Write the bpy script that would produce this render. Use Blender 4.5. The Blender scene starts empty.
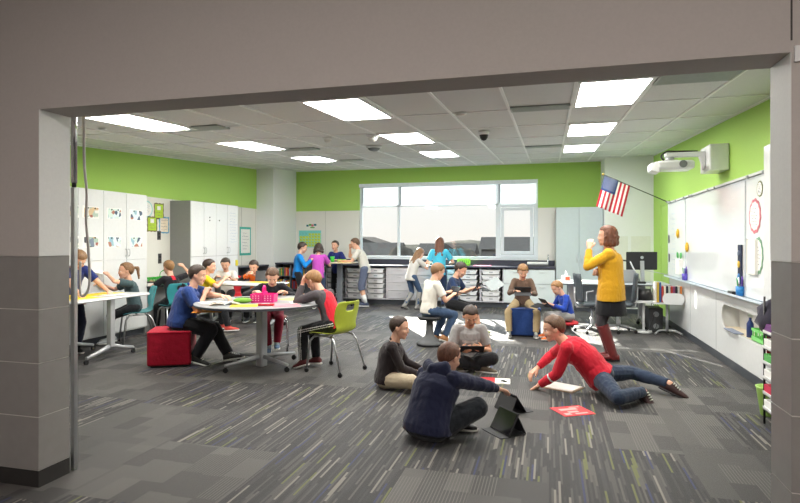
LAMP, SKY, SUN, COR, EXPO = 33.0, 1.0, 42.0, 43.0, 0.2
import bpy, math, random
from math import sin, cos, pi, radians, sqrt, atan2
from mathutils import Vector, Matrix, noise
random.seed(7)
scene = bpy.context.scene
COL = scene.collection
V = Vector

# ------------------------------------------------------------------ materials
def lin(c):
    r = []
    for v in c:
        v = v/255.0
        r.append(v/12.92 if v <= 0.04045 else ((v+0.055)/1.055)**2.4)
    return (r[0], r[1], r[2], 1.0)
class NT:
    def __init__(s, name):
        s.m = bpy.data.materials.new(name); s.m.use_nodes = True
        s.t = s.m.node_tree; s.n = s.t.nodes; s.l = s.t.links
        s.b = s.n['Principled BSDF']; s.out = s.n['Material Output']
    def add(s, t, **k):
        n = s.n.new(t)
        for a, b in k.items(): setattr(n, a, b)
        return n
    def put(s, sock, v):
        if hasattr(v, 'links') or isinstance(v, bpy.types.NodeSocket): s.l.new(v, sock)
        else: sock.default_value = v
    def math(s, op, a, b=0.0, c=None):
        n = s.add('ShaderNodeMath', operation=op); s.put(n.inputs[0], a); s.put(n.inputs[1], b)
        if c is not None: s.put(n.inputs[2], c)
        return n.outputs[0]
    def xyz(s, x=0.0, y=0.0, z=0.0):
        n = s.add('ShaderNodeCombineXYZ'); s.put(n.inputs[0], x); s.put(n.inputs[1], y); s.put(n.inputs[2], z)
        return n.outputs[0]
    def wn(s, x=0.0, y=0.0, z=0.0):
        n = s.add('ShaderNodeTexWhiteNoise', noise_dimensions='3D'); s.l.new(s.xyz(x, y, z), n.inputs['Vector'])
        return n.outputs['Value']
    def mix(s, f, a, b):
        n = s.add('ShaderNodeMix', data_type='RGBA'); s.put(n.inputs[0], f); s.put(n.inputs[6], a); s.put(n.inputs[7], b)
        return n.outputs[2]
    def ramp(s, f, stops, const=False):
        n = s.add('ShaderNodeValToRGB'); cr = n.color_ramp
        if const: cr.interpolation = 'CONSTANT'
        while len(cr.elements) < len(stops): cr.elements.new(0.5)
        for e, (p, c) in zip(cr.elements, stops): e.position = p; e.color = c
        s.put(n.inputs[0], f); return n.outputs[0]
    def noise(s, scale, detail=3.0, vec=None):
        n = s.add('ShaderNodeTexNoise'); n.inputs['Scale'].default_value = scale; n.inputs['Detail'].default_value = detail
        if vec is None:
            g = s.add('ShaderNodeTexCoord'); vec = g.outputs['Object']
        s.l.new(vec, n.inputs['Vector']); return n.outputs['Fac']
    def bump(s, h, st, dist=0.01):
        n = s.add('ShaderNodeBump'); n.inputs['Strength'].default_value = st; n.inputs['Distance'].default_value = dist
        s.l.new(h, n.inputs['Height']); s.l.new(n.outputs[0], s.b.inputs['Normal'])
MC = {}
def mat(name, c, rough=0.6, metal=0.0, var=0.06, bs=0.0, scale=20.0, coat=0.0, spec=0.5, dist=0.01):
    """plain surface: base colour with a faint procedural mottling and optional bump"""
    if name in MC: return MC[name]
    k = NT(name); c = lin(c)
    f = k.noise(scale, 4.0)
    lo = tuple(v*(1-var) for v in c[:3])+(1,); hi = tuple(min(1, v*(1+var)) for v in c[:3])+(1,)
    k.l.new(k.ramp(f, [(0.3, lo), (0.7, hi)]), k.b.inputs['Base Color'])
    k.b.inputs['Roughness'].default_value = rough; k.b.inputs['Metallic'].default_value = metal
    k.b.inputs['Coat Weight'].default_value = coat; k.b.inputs['Specular IOR Level'].default_value = spec
    if bs: k.bump(f, bs, dist)
    MC[name] = k.m; return k.m
def cloth(name, c, rough=0.9):
    if name in MC: return MC[name]
    k = NT(name); c = lin(c)
    f = k.noise(9.0, 4.0); w = k.noise(320.0, 2.0)
    h = k.math('ADD', k.math('MULTIPLY', f, 1.0), k.math('MULTIPLY', w, 0.05))
    lo = tuple(v*0.92 for v in c[:3])+(1,); hi = tuple(min(1, v*1.06) for v in c[:3])+(1,)
    k.l.new(k.ramp(w, [(0.3, lo), (0.7, hi)]), k.b.inputs['Base Color'])
    k.b.inputs['Roughness'].default_value = rough; k.b.inputs['Specular IOR Level'].default_value = 0.2
    k.b.inputs['Sheen Weight'].default_value = 0.15
    k.bump(h, 0.45, 0.03)
    MC[name] = k.m; return k.m
def emis(name, c, st):
    if name in MC: return MC[name]
    k = NT(name); f = k.noise(3.0)
    k.b.inputs['Base Color'].default_value = lin(c)
    k.l.new(k.ramp(f, [(0, lin(c)), (1, lin(c))]), k.b.inputs['Emission Color'])
    k.b.inputs['Emission Strength'].default_value = st
    MC[name] = k.m; return k.m

# ------------------------------------------------------------------ mesh builder
class M:
    def __init__(s): s.v = []; s.f = []; s.mi = []; s.sm = []
    def _a(s, vs, fs, mi=0, smooth=True):
        o = len(s.v); s.v += [tuple(p) for p in vs]
        for f in fs: s.f.append(tuple(i+o for i in f)); s.mi.append(mi); s.sm.append(smooth)
        return s
    def box(s, a, b, mi=0, R=None, c=None):
        """axis box from corner a to corner b; R rotates it about c"""
        x0, y0, z0 = a; x1, y1, z1 = b
        p = [V((x, y, z)) for z in (z0, z1) for x, y in ((x0, y0), (x1, y0), (x1, y1), (x0, y1))]
        if R is not None:
            c = V(c) if c is not None else (V(a)+V(b))/2
            p = [c+R@(q-c) for q in p]
        return s._a(p, [(3, 2, 1, 0), (4, 5, 6, 7), (0, 1, 5, 4), (1, 2, 6, 5), (2, 3, 7, 6), (3, 0, 4, 7)], mi, False)
    def rbox(s, a, b, r=0.02, mi=0, n=3, R=None, c=None):
        """box with rounded vertical edges and chamfered rims"""
        x0, y0, z0 = a; x1, y1, z1 = b
        pts = []
        for cx, cy, a0 in ((x1-r, y1-r, 0), (x0+r, y1-r, 90), (x0+r, y0+r, 180), (x1-r, y0+r, 270)):
            for i in range(n+1):
                t = radians(a0+90*i/n); pts.append((cx, cy, cos(t), sin(t)))
        ch = min(r*0.6, (z1-z0)*0.45)
        rings = [(z0, r-ch), (z0+ch*0.35, r-ch*0.3), (z0+ch, r), (z1-ch, r), (z1-ch*0.35, r-ch*0.3), (z1, r-ch)]
        vs = [V((cx+ux*q, cy+uy*q, z)) for z, q in rings for cx, cy, ux, uy in pts]
        if R is not None:
            c = V(c) if c is not None else (V(a)+V(b))/2
            vs = [c+R@(q-c) for q in vs]
        N = len(pts); fs = [tuple(range(N-1, -1, -1)), tuple(range(5*N, 6*N))]
        for k in range(5):
            for i in range(N): fs.append((k*N+i, k*N+(i+1) % N, (k+1)*N+(i+1) % N, (k+1)*N+i))
        return s._a(vs, fs, mi, False)
    def cyl(s, p0, p1, r0, r1=None, n=14, mi=0, cap=True):
        r1 = r0 if r1 is None else r1; p0 = V(p0); p1 = V(p1)
        return s.loft([(p0, r0, r0), (p1, r1, r1)], (p1-p0), n, mi, cap)
    def loft(s, secs, axis=None, n=16, mi=0, cap=True, ref=None):
        """secs: (centre, ru, rv[, frame]); frame = (u, v) vectors"""
        vs = []
        for q in secs:
            c, ru, rv = V(q[0]), q[1], q[2]
            if len(q) > 3: u, w = q[3]
            else:
                a = V(axis).normalized(); t = V((0, 0, 1)) if abs(a.z) < 0.9 else V((1, 0, 0))
                u = a.cross(t).normalized(); w = a.cross(u)
            for i in range(n):
                th = 2*pi*i/n; vs.append(c+u*(cos(th)*ru)+w*(sin(th)*rv))
        fs = []
        for k in range(len(secs)-1):
            for i in range(n): fs.append((k*n+i, k*n+(i+1) % n, (k+1)*n+(i+1) % n, (k+1)*n+i))
        s._a(vs, fs, mi, True)
        o = len(s.v)-len(vs)
        if cap:
            s.f.append(tuple(o+i for i in range(n-1, -1, -1))); s.mi.append(mi); s.sm.append(False)
            s.f.append(tuple(o+(len(secs)-1)*n+i for i in range(n))); s.mi.append(mi); s.sm.append(False)
        return s
    def tube(s, pts, r, n=10, mi=0):
        pts = [V(p) for p in pts]; secs = []; pu = None
        for i, p in enumerate(pts):
            a = (pts[min(i+1, len(pts)-1)]-pts[max(i-1, 0)]).normalized()
            if pu is None:
                t = V((0, 0, 1)) if abs(a.z) < 0.9 else V((1, 0, 0)); u = a.cross(t).normalized()
            else: u = (pu-a*pu.dot(a)).normalized()
            pu = u; rr = r[i] if isinstance(r, (list, tuple)) else r
            secs.append((p, rr, rr, (u, a.cross(u))))
        return s.loft(secs, None, n, mi)
    def ell(s, c, r, R=None, n=14, m=9, mi=0):
        c = V(c); r = (r, r, r) if isinstance(r, (int, float)) else r
        vs = []
        for j in range(m+1):
            ph = -pi/2+pi*j/m
            for i in range(n):
                th = 2*pi*i/n; p = V((cos(ph)*cos(th)*r[0], cos(ph)*sin(th)*r[1], sin(ph)*r[2]))
                vs.append(c+(R@p if R is not None else p))
        fs = []
        for j in range(m):
            for i in range(n):
                q = (j*n+i, j*n+(i+1) % n, (j+1)*n+(i+1) % n, (j+1)*n+i)
                if j == 0: q = (q[0], q[2], q[3])
                elif j == m-1: q = (q[0], q[1], q[2])
                fs.append(q)
        return s._a(vs, fs, mi, True)
    def cap(s, p0, p1, r0, r1=None, n=12):
        r1 = r0 if r1 is None else r1; p0 = V(p0); p1 = V(p1)
        s.ell(p0, r0*0.995, None, n, 7); s.ell(p1, r1*0.995, None, n, 7)
        if (p1-p0).length > 1e-4: s.cyl(p0, p1, r0, r1, n)
        return s
    def prism(s, poly, z0, z1, mi=0):
        n = len(poly); vs = [(x, y, z0) for x, y in poly]+[(x, y, z1) for x, y in poly]
        fs = [tuple(range(n-1, -1, -1)), tuple(range(n, 2*n))]+[(i, (i+1) % n, n+(i+1) % n, n+i) for i in range(n)]
        return s._a(vs, fs, mi, False)
    def quad(s, a, b, c, d, mi=0): return s._a([a, b, c, d], [(0, 1, 2, 3)], mi, False)
    def tf(s, Mx):
        s.v = [tuple(Mx@V(p)) for p in s.v]; return s
    def mesh(s, name, mats):
        me = bpy.data.meshes.new(name); me.from_pydata(s.v, [], s.f)
        for m in (mats if isinstance(mats, (list, tuple)) else [mats]): me.materials.append(m)
        me.polygons.foreach_set('material_index', s.mi); me.polygons.foreach_set('use_smooth', s.sm)
        me.update(); return me
    def build(s, name, mats, parent=None, bevel=0.0, subd=0):
        o = bpy.data.objects.new(name, s.mesh(name, mats)); COL.objects.link(o)
        if parent is not None: o.parent = parent
        if bevel:
            b = o.modifiers.new('bevel', 'BEVEL'); b.width = bevel; b.segments = 2; b.limit_method = 'ANGLE'
        if subd:
            b = o.modifiers.new('sub', 'SUBSURF'); b.levels = subd; b.render_levels = subd
        return o
def tag(o, label, cat=None, group=None, kind=None):
    if label: o['label'] = label
    if cat: o['category'] = cat
    if group: o['group'] = group
    if kind: o['kind'] = kind
    return o
def thing(name, label, cat, loc=(0, 0, 0), rz=0.0, group=None):
    o = bpy.data.objects.new(name, None); COL.objects.link(o); o.empty_display_size = 0.1
    o.location = loc; o.rotation_euler = (0, 0, radians(rz)); return tag(o, label, cat, group)
def struct(o, label=None): o['kind'] = 'structure'; return tag(o, label)
def place(o, loc, rz=0.0, rx=0.0, ry=0.0):
    o.location = loc; o.rotation_euler = (radians(rx), radians(ry), radians(rz)); return o
def dup(root, loc, rz, label, group=None):
    r = root.copy(); COL.objects.link(r); r.location = loc; r.rotation_euler = (0, 0, radians(rz)); r['label'] = label
    if group: r['group'] = group
    for ch in list(root.children):
        c = ch.copy(); COL.objects.link(c); c.parent = r
        for g in list(ch.children):
            d = g.copy(); COL.objects.link(d); d.parent = c
    return r
def Rz(a): return Matrix.Rotation(radians(a), 3, 'Z')
def Ry(a): return Matrix.Rotation(radians(a), 3, 'Y')
def Rx(a): return Matrix.Rotation(radians(a), 3, 'X')

# ------------------------------------------------------------------ room dimensions
XL, XR, YB, YF = -6.85, 2.10, 13.5, 2.97      # left wall, right wall, back wall, room side of the corridor wall
YC = 2.74                                     # corridor side of the corridor wall
OX0, OX1, OZ = -3.01, 1.0, 2.31               # opening
def cz(y): return 2.92+0.0592*(y-6.26)        # the ceiling rises towards the window

white = mat('white laminate', (222, 224, 224), 0.25, var=0.02)
offw = mat('off white plastic', (226, 226, 222), 0.45, var=0.03)
black = mat('black plastic', (24, 24, 26), 0.45, var=0.1)
dark = mat('charcoal laminate', (66, 68, 74), 0.5, var=0.08)
steel = mat('brushed steel', (190, 192, 194), 0.32, 1.0, var=0.05)
silver = mat('silver powder coat', (176, 178, 180), 0.4, 0.3, var=0.04)
chrome = mat('polished chrome', (205, 205, 208), 0.12, 1.0, var=0.02)
paper = mat('white paper', (238, 236, 230), 0.8, var=0.03)
rubber = mat('black rubber', (30, 30, 31), 0.7, var=0.15)

# carpet: planks laid along the room, streaky ones and plain ones
def carpet():
    k = NT('streaked carpet planks')
    g = k.add('ShaderNodeNewGeometry'); sp = k.add('ShaderNodeSeparateXYZ'); k.l.new(g.outputs['Position'], sp.inputs[0])
    X, Y = sp.outputs[0], sp.outputs[1]
    fl = lambda a, d: k.math('FLOOR', k.math('DIVIDE', a, d))
    cx = fl(X, 0.46); row = fl(k.math('ADD', Y, k.math('MULTIPLY', k.wn(fl(X, 0.92), 3.0, 1.0), 0.3)), 0.92)
    big = k.wn(fl(X, 0.92), row, 5.0); sml = k.wn(cx, row, 9.0)
    isst = k.math('GREATER_THAN', k.math('ADD', k.math('MULTIPLY', big, 0.75), k.math('MULTIPLY', sml, 0.25)), 0.42)
    # streaks
    sx = fl(X, 0.014); off = k.wn(sx, 2.0, 2.0)
    sy = k.math('FLOOR', k.math('ADD', k.math('DIVIDE', Y, 0.34), k.math('MULTIPLY', off, 9.0)))
    sv = k.wn(sx, sy, 4.0)
    L = lambda *c: lin(c)
    st = k.ramp(sv, [(0.0, L(48, 47, 50)), (0.34, L(70, 69, 71)), (0.52, L(96, 93, 92)), (0.66, L(56, 56, 60)), (0.78, L(112, 108, 105)),
                     (0.87, L(170, 164, 155)), (0.922, L(130, 136, 74)), (0.948, L(54, 64, 116)), (0.975, L(88, 86, 86))], True)
    # plain planks with pin stripes and tonal blocks
    bx = fl(X, 0.155); by = fl(k.math('ADD', Y, k.math('MULTIPLY', k.wn(bx, 7.0, 1.0), 0.5)), 0.31)
    bv = k.wn(bx, by, 6.0)
    base = k.mix(k.wn(cx, row, 12.0), L(84, 82, 82), L(122, 119, 116))
    blk = k.mix(k.math('MULTIPLY', k.math('GREATER_THAN', bv, 0.62), 0.6), base, L(64, 63, 64))
    pin = k.math('LESS_THAN', k.math('FRACT', k.math('DIVIDE', X, 0.02)), 0.3)
    pin = k.math('MULTIPLY', pin, k.math('GREATER_THAN', k.math('FRACT', k.math('MULTIPLY', bv, 7.0)), 0.62))
    pl = k.mix(k.math('MULTIPLY', pin, 0.6), blk, L(152, 148, 142))
    c = k.mix(isst, pl, st)
    pile = k.noise(420.0, 2.0, g.outputs['Position'])
    c = k.mix(0.18, c, k.mix(pile, L(40, 40, 41), L(150, 147, 144)))
    hs = k.add('ShaderNodeHueSaturation'); hs.inputs['Value'].default_value = CARPET_V; hs.inputs['Saturation'].default_value = 1.0
    k.l.new(c, hs.inputs['Color']); k.l.new(hs.outputs[0], k.b.inputs['Base Color'])
    k.b.inputs['Roughness'].default_value = 0.62; k.b.inputs['Specular IOR Level'].default_value = 0.35
    k.bump(pile, 0.5, 0.004)
    return k.m
CARPET_V = 0.60
M_floor = carpet()
M_green = mat('lime green wall paint', (166, 205, 98), 0.75, var=0.03, bs=0.05, scale=60)
M_cream = mat('cream wall paint', (224, 222, 214), 0.75, var=0.02, bs=0.05, scale=60)
M_greyw = mat('warm grey corridor paint', (178, 172, 168), 0.7, var=0.02, bs=0.05, scale=60)
M_base = mat('dark rubber base', (62, 66, 72), 0.5, var=0.08)
M_whitep = mat('white wall paint', (230, 231, 230), 0.6, var=0.02, bs=0.04, scale=60)
def tiles_mat():
    k = NT('grey ceramic wall tile')
    c = k.ramp(k.noise(14.0, 5.0), [(0.3, lin((134, 131, 129))), (0.7, lin((139, 136, 134)))])
    k.l.new(c, k.b.inputs['Base Color']); k.b.inputs['Roughness'].default_value = 0.38
    k.bump(k.noise(60.0), 0.05, 0.004); return k.m
M_tile = tiles_mat(); M_grout = mat('pale grout', (205, 202, 198), 0.9)
def acoustic():
    k = NT('acoustic ceiling tile'); f = k.noise(90.0, 4.0); f2 = k.noise(260.0, 2.0)
    c = k.ramp(f, [(0.3, lin((214, 216, 216))), (0.7, lin((228, 229, 229)))])
    c = k.mix(k.math('GREATER_THAN', f2, 0.66), c, lin((178, 180, 180)))
    k.l.new(c, k.b.inputs['Base Color']); k.b.inputs['Roughness'].default_value = 0.9
    k.bump(f2, 0.25, 0.004); return k.m
M_ac = acoustic(); M_tbar = mat('white ceiling grid metal', (240, 241, 241), 0.4, var=0.01)

# ------------------------------------------------------------------ shell
struct(M().box((-8.0, -3.0, -0.1), (4.0, 14.0, 0.0)).build('floor', M_floor), 'grey streaked carpet plank floor running from corridor into classroom')
# ceiling with its grid
m = M()
m._a([(XL, YF, cz(YF)), (XR+0.4, YF, cz(YF)), (XR+0.4, YB, cz(YB)), (XL, YB, cz(YB)),
      (XL, YF, cz(YF)+0.1), (XR+0.4, YF, cz(YF)+0.1), (XR+0.4, YB, cz(YB)+0.1), (XL, YB, cz(YB)+0.1)],
     [(0, 3, 2, 1), (4, 5, 6, 7), (0, 1, 5, 4), (1, 2, 6, 5), (2, 3, 7, 6), (3, 0, 4, 7)], 0, False)
TX0, TX, TY0, TY = 0.22, 0.6265, 4.83, 1.225
def bar(m, x0, y0, x1, y1, h=0.012):
    z0, z1 = cz(y0)-h, cz(y1)-h
    m._a([(x0, y0, z0), (x1, y0, z0), (x1, y1, z1), (x0, y1, z1), (x0, y0, z0+h+0.005), (x1, y0, z0+h+0.005), (x1, y1, z1+h+0.005), (x0, y1, z1+h+0.005)],
         [(3, 2, 1, 0), (4, 5, 6, 7), (0, 1, 5, 4), (1, 2, 6, 5), (2, 3, 7, 6), (3, 0, 4, 7)], 1, False)
for i in range(-12, 5):
    x = TX0+TX*i
    if XL < x < XR: bar(m, x-0.013, YF, x+0.013, YB)
for j in range(-2, 9):
    y = TY0+TY*j
    if YF < y < YB: bar(m, XL, y-0.012, XR, y+0.012, 0.010)
bar(m, XL, YF, XL+0.03, YB, 0.015); bar(m, XR-0.03, YF, XR, YB, 0.015); bar(m, XL, YB-0.03, XR, YB, 0.015)
struct(m.build('ceiling', [M_ac, M_tbar]))
# left wall: green band over cream panels
ZG = 2.30
m = M().box((XL-0.15, YF, 0), (XL, YB, ZG), 1).box((XL-0.15, YF, ZG), (XL, YB, 3.6), 0)
for y in (9.1, 10.9, 11.55, 12.2): m.box((XL, y-0.003, 0.1), (XL+0.004, y+0.003, ZG), 2)
struct(m.build('wall_left', [M_green, M_cream, mat('panel seam', (176, 174, 168), 0.8)]))
# back wall with the window opening
WX0, WX1, WZ0, WZ1 = -4.66, -0.25, 1.10, 2.97
m = M()
for a, b in (((XL-0.15, 0), (WX0, ZG)), ((WX1, 0), (XR+0.4, ZG)), ((WX0, 0), (WX1, WZ0))):
    m.box((a[0], YB, a[1]), (b[0], YB+0.22, b[1]), 1)
for a, b in (((XL-0.15, ZG), (WX0, 3.6)), ((WX1, ZG), (XR+0.4, 3.6)), ((WX0, WZ1), (WX1, 3.6))):
    m.box((a[0], YB, a[1]), (b[0], YB+0.22, b[1]), 0)
m.box((-5.58, YB-0.004, 1.0), (-5.574, YB, ZG), 2)
struct(m.build('wall_back', [M_green, M_cream, MC['panel seam']]))
# columns at the two back corners
struct(M().box((XL, 12.24, 0), (-6.40, YB, 3.4)).build('wall_column_left', M_whitep))
m = M().box((1.14, 12.6, 0), (XR, YB, 3.4))
for x0, x1 in ((1.2, 1.6), (1.66, 2.04)):        # framed panels in the column face
    for z0, z1 in ((0.25, 1.62),):
        m.box((x0, 12.592, z0), (x1, 12.6, z1), 1)
struct(m.build('wall_column_right', [M_whitep, mat('pale panel', (222, 222, 214), 0.5, var=0.02)]))
# right wall
m = M().box((XR+0.28, YF, 0), (XR+0.43, YB, 3.6), 0)
m.box((XR, YF, 2.19), (XR+0.28, YB, 3.6), 0)
m.box((XR, 11.0, 0), (XR+0.28, YB, 2.19), 0).box((XR, YF, 0.0), (XR+0.28, 4.0, 2.19), 2)
m.box((XR-0.012, 11.0, 0.0), (XR, 11.06, 2.25), 0).box((XR-0.012, 11.78, 0.0), (XR, 11.84, 2.25), 0).box((XR-0.012, 11.0, 2.2), (XR, 11.84, 2.26), 0)
struct(m.build('wall_right', [M_green, M_cream, M_whitep]))
# white lower panelling with a rounded niche, cut out of one sheet
def rrect(x0, y0, x1, y1, r, n=5):
    o = []
    for cx, cy, a0 in ((x1-r, y1-r, 0), (x0+r, y1-r, 90), (x0+r, y0+r, 180), (x1-r, y0+r, 270)):
        for i in range(n+1):
            t = radians(a0+90*i/n); o.append((cx+r*cos(t), cy+r*sin(t)))
    return o
def sheet(name, outer, holes, th, mt):
    """flat sheet with holes (2D curve filled and extruded), returned as a mesh object in the XY plane"""
    cu = bpy.data.curves.new(name, 'CURVE'); cu.dimensions = '2D'; cu.fill_mode = 'BOTH'; cu.extrude = th/2
    for poly in [outer]+holes:
        sp = cu.splines.new('POLY'); sp.points.add(len(poly)-1); sp.use_cyclic_u = True
        for p, q in zip(sp.points, poly): p.co = (q[0], q[1], 0, 1)
    tmp = bpy.data.objects.new('tmp', cu); COL.objects.link(tmp)
    me = bpy.data.meshes.new_from_object(tmp.evaluated_get(bpy.context.evaluated_depsgraph_get()))
    bpy.data.objects.remove(tmp); me.name = name; me.materials.clear(); me.materials.append(mt)
    o = bpy.data.objects.new(name, me); COL.objects.link(o); return o
NY0, NY1, NZ0, NZ1 = 6.1, 7.85, 0.44, 0.73
o = sheet('wall_right_panelling', [(4.0, 0.1), (11.0, 0.1), (11.0, 0.87), (4.0, 0.87)], [rrect(NY0, NZ0, NY1, NZ1, 0.13)], 0.02, white)
o.matrix_world = Matrix(((0, 0, 1, XR+0.005), (1, 0, 0, 0), (0, 1, 0, 0), (0, 0, 0, 1))); struct(o)
m = M().box((XR+0.015, 4.0, 0.87), (XR+0.28, 11.0, 2.19), 0)
m.box((XR+0.2, NY0-0.05, NZ0), (XR+0.22, NY1+0.05, 0.80), 0).box((XR+0.015, NY0-0.05, 0.76), (XR+0.2, NY1+0.05, 0.80), 0).box((XR+0.015, NY0-0.05, NZ0), (XR+0.2, NY0-0.02, 0.76), 0).box((XR+0.015, NY1+0.02, NZ0), (XR+0.2, NY1+0.05, 0.76), 0).box((XR+0.015, NY0-0.05, 0.40), (XR+0.28, NY1+0.05, NZ0), 1).box((XR-0.012, NY0, NZ0-0.022), (XR+0.005, NY1-0.12, NZ0+0.004), 0)
for y in (9.45, 8.08, 6.0): m.box((XR-0.0065, y-0.006, 0.1), (XR-0.004, y+0.006, 0.87), 2)
struct(m.build('wall_right_backing', [white, mat('pale wood shelf', (214, 200, 176), 0.5), mat('grey seam', (150, 154, 156), 0.7)]))
struct(M().box((XR-0.012, 4.0, 0), (XR+0.3, 11.0, 0.1)).build('baseboard_right', M_base))
struct(M().box((XL, 4.0, 0), (XL+0.012, 12.24, 0.1)).box((XL, 12.228, 0), (-6.39, 12.24, 0.1)).build('baseboard_left', M_base))
struct(M().box((1.13, 12.588, 0), (XR, 12.6, 0.1)).box((XR-0.012, 11.0, 0), (XR, 12.6, 0.1)).build('baseboard_back', M_base))
# corridor wall: painted above, ceramic tile below, dark base
def pier(x0, x1, jx, sgn):
    """one side of the opening; jx is the jamb plane, sgn points into the opening"""
    m = M(); zt, zb = 1.414, 0.10
    m.box((x0, YC, zt), (x1, YF, 3.7), 0)
    m.box((x0+0.004, YC+0.004, zb), (x1-0.004, YF-0.004, zt), 2)
    m.box((min(jx, jx+0.003*sgn), YC+0.002, zt), (max(jx, jx+0.003*sgn), YF, OZ), 4)
    h = (zt-zb)/4
    e0, e1 = (x0, x1)
    for i in range(4):
        z0, z1 = zb+h*i+0.003, zb+h*(i+1)-0.003
        # corridor face tiles, 0.6 m wide, from the jamb outwards
        x = jx
        while (x-e0 > 0.01 if sgn > 0 else e1-x > 0.01):
            xn = max(e0, x-0.6) if sgn > 0 else min(e1, x+0.6)
            a, b = min(x, xn), max(x, xn)
            m.box((a+0.0015, YC, z0), (b-0.0015, YC+0.01, z1), 1); m.box((a+0.0015, YF-0.01, z0), (b-0.0015, YF, z1), 1); x = xn
        if sgn > 0: m.box((jx-0.01, YC+0.0015, z0), (jx, YF-0.0015, z1), 1)
        else: m.box((jx, YC+0.0015, z0), (jx+0.01, YF-0.0015, z1), 1)
    m.box((x0, YC, 0), (x1, YF, zb), 3)
    return m
MT = [M_greyw, M_tile, M_grout, mat('dark corridor base', (40, 38, 37), 0.7, var=0.25, scale=6), M_whitep]
struct(pier(-7.0, OX0, OX0, 1).build('wall_front_left', MT))
struct(pier(OX1, 4.0, OX1, -1).build('wall_front_right', MT))
m = M().box((OX0, YC, OZ), (OX1, YF, 3.7)); m.box((OX1-0.004, YC-0.002, 2.36), (OX1+0.003, YC, 3.3), 1)
struct(m.build('wall_front_header', [M_greyw, mat('reveal shadow gap', (70, 68, 66), 0.9)]))
struct(M().box((-7.0, -3.0, 0), (-6.9, YC, 3.7)).box((3.9, -3.0, 0), (4.0, YC, 3.7)).box((-7.0, -3.1, 0), (4.0, -3.0, 3.7)).build('wall_corridor', M_greyw))
struct(M().box((-7.0, -3.1, 3.6), (4.0, YC, 3.7)).build('ceiling_corridor', M_ac))

# ------------------------------------------------------------------ window
M_frame = mat('white aluminium window frame', (214, 222, 226), 0.35, var=0.02)
def glass():
    k = NT('window glass'); tr = k.add('ShaderNodeBsdfTransparent'); gl = k.add('ShaderNodeBsdfGlossy'); gl.inputs['Roughness'].default_value = 0.02
    fr = k.add('ShaderNodeFresnel'); fr.inputs[0].default_value = 1.35; mx = k.add('ShaderNodeMixShader')
    f = k.noise(2.0); tr.inputs[0].default_value = (0.97, 0.985, 0.98, 1)
    k.l.new(k.ramp(f, [(0, (0.96, 0.98, 0.975, 1)), (1, (0.98, 0.99, 0.985, 1))]), tr.inputs[0])
    k.l.new(fr.outputs[0], mx.inputs[0]); k.l.new(tr.outputs[0], mx.inputs[1]); k.l.new(gl.outputs[0], mx.inputs[2])
    k.l.new(mx.outputs[0], k.out.inputs[0]); return k.m
M_glass = glass()
def shade_mat():
    k = NT('translucent roller shade'); d = k.add('ShaderNodeBsdfDiffuse'); t = k.add('ShaderNodeBsdfTranslucent'); tp = k.add('ShaderNodeBsdfTransparent')
    w = k.noise(300.0); c = k.ramp(w, [(0.3, lin((180, 186, 190))), (0.7, lin((194, 200, 204)))])
    k.l.new(c, d.inputs[0]); k.l.new(c, t.inputs[0])
    a = k.add('ShaderNodeMixShader'); a.inputs[0].default_value = 0.55; k.l.new(d.outputs[0], a.inputs[1]); k.l.new(t.outputs[0], a.inputs[2])
    b = k.add('ShaderNodeMixShader'); b.inputs[0].default_value = 0.06; k.l.new(a.outputs[0], b.inputs[1]); k.l.new(tp.outputs[0], b.inputs[2])
    k.l.new(b.outputs[0], k.out.inputs[0]); return k.m
M_shade = shade_mat()
y0, y1 = YB+0.05, YB+0.12
win = M()
MX1, MX2, TZ = -3.64, -1.20, 2.40
def fr(m, x0, x1, z0, z1, w=0.035, y0=y0, y1=y1):
    m.box((x0, y0, z0), (x0+w, y1, z1)).box((x1-w, y0, z0), (x1, y1, z1)).box((x0+w, y0, z0), (x1-w, y1, z0+w)).box((x0+w, y0, z1-w), (x1-w, y1, z1))
fr(win, WX0, WX1, WZ0, WZ1, 0.05)
for x in (MX1, MX2): win.box((x-0.03, y0, WZ0+0.05), (x+0.03, y1, WZ1-0.05))
win.box((WX0+0.05, y0, TZ-0.02), (WX1-0.05, y1, TZ+0.02))
fr(win, MX2+0.03, WX1-0.05, WZ0+0.05, TZ-0.02, 0.05)
fr(win, MX2+0.09, WX1-0.11, WZ0+0.11, TZ-0.08, 0.07, y0-0.02, y1-0.02)
win.box((-0.86, y0-0.045, WZ0+0.12), (-0.60, y0-0.02, WZ0+0.145))
w1 = struct(win.build('window_1', M_frame, bevel=0.004), 'wide white framed window above the counter')
M().box((WX0+0.03, YB+0.08, WZ0+0.03), (WX1-0.03, YB+0.086, WZ1-0.03)).build('pane', M_glass, w1)
M().box((WX0+0.0, YB-0.06, WZ0-0.03), (WX1, YB+0.06, WZ0)).build('window_sill', M_frame, w1, bevel=0.004)
sh = M()
for a, b in ((WX0+0.06, MX1-0.035), (MX1+0.035, MX2-0.035), (MX2+0.035, WX1-0.06)):
    sh.box((a, YB+0.02, TZ+0.02), (b, YB+0.0215, WZ1-0.07))
r = tag(sh.build('roller_shade', M_shade), 'white translucent roller shades drawn over the upper window panes', 'window shade')
M().box((WX0, YB-0.02, WZ1-0.09), (WX1, YB+0.045, WZ1)).build('headrail', mat('white headrail', (232, 240, 244), 0.4), r, bevel=0.005)

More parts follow.
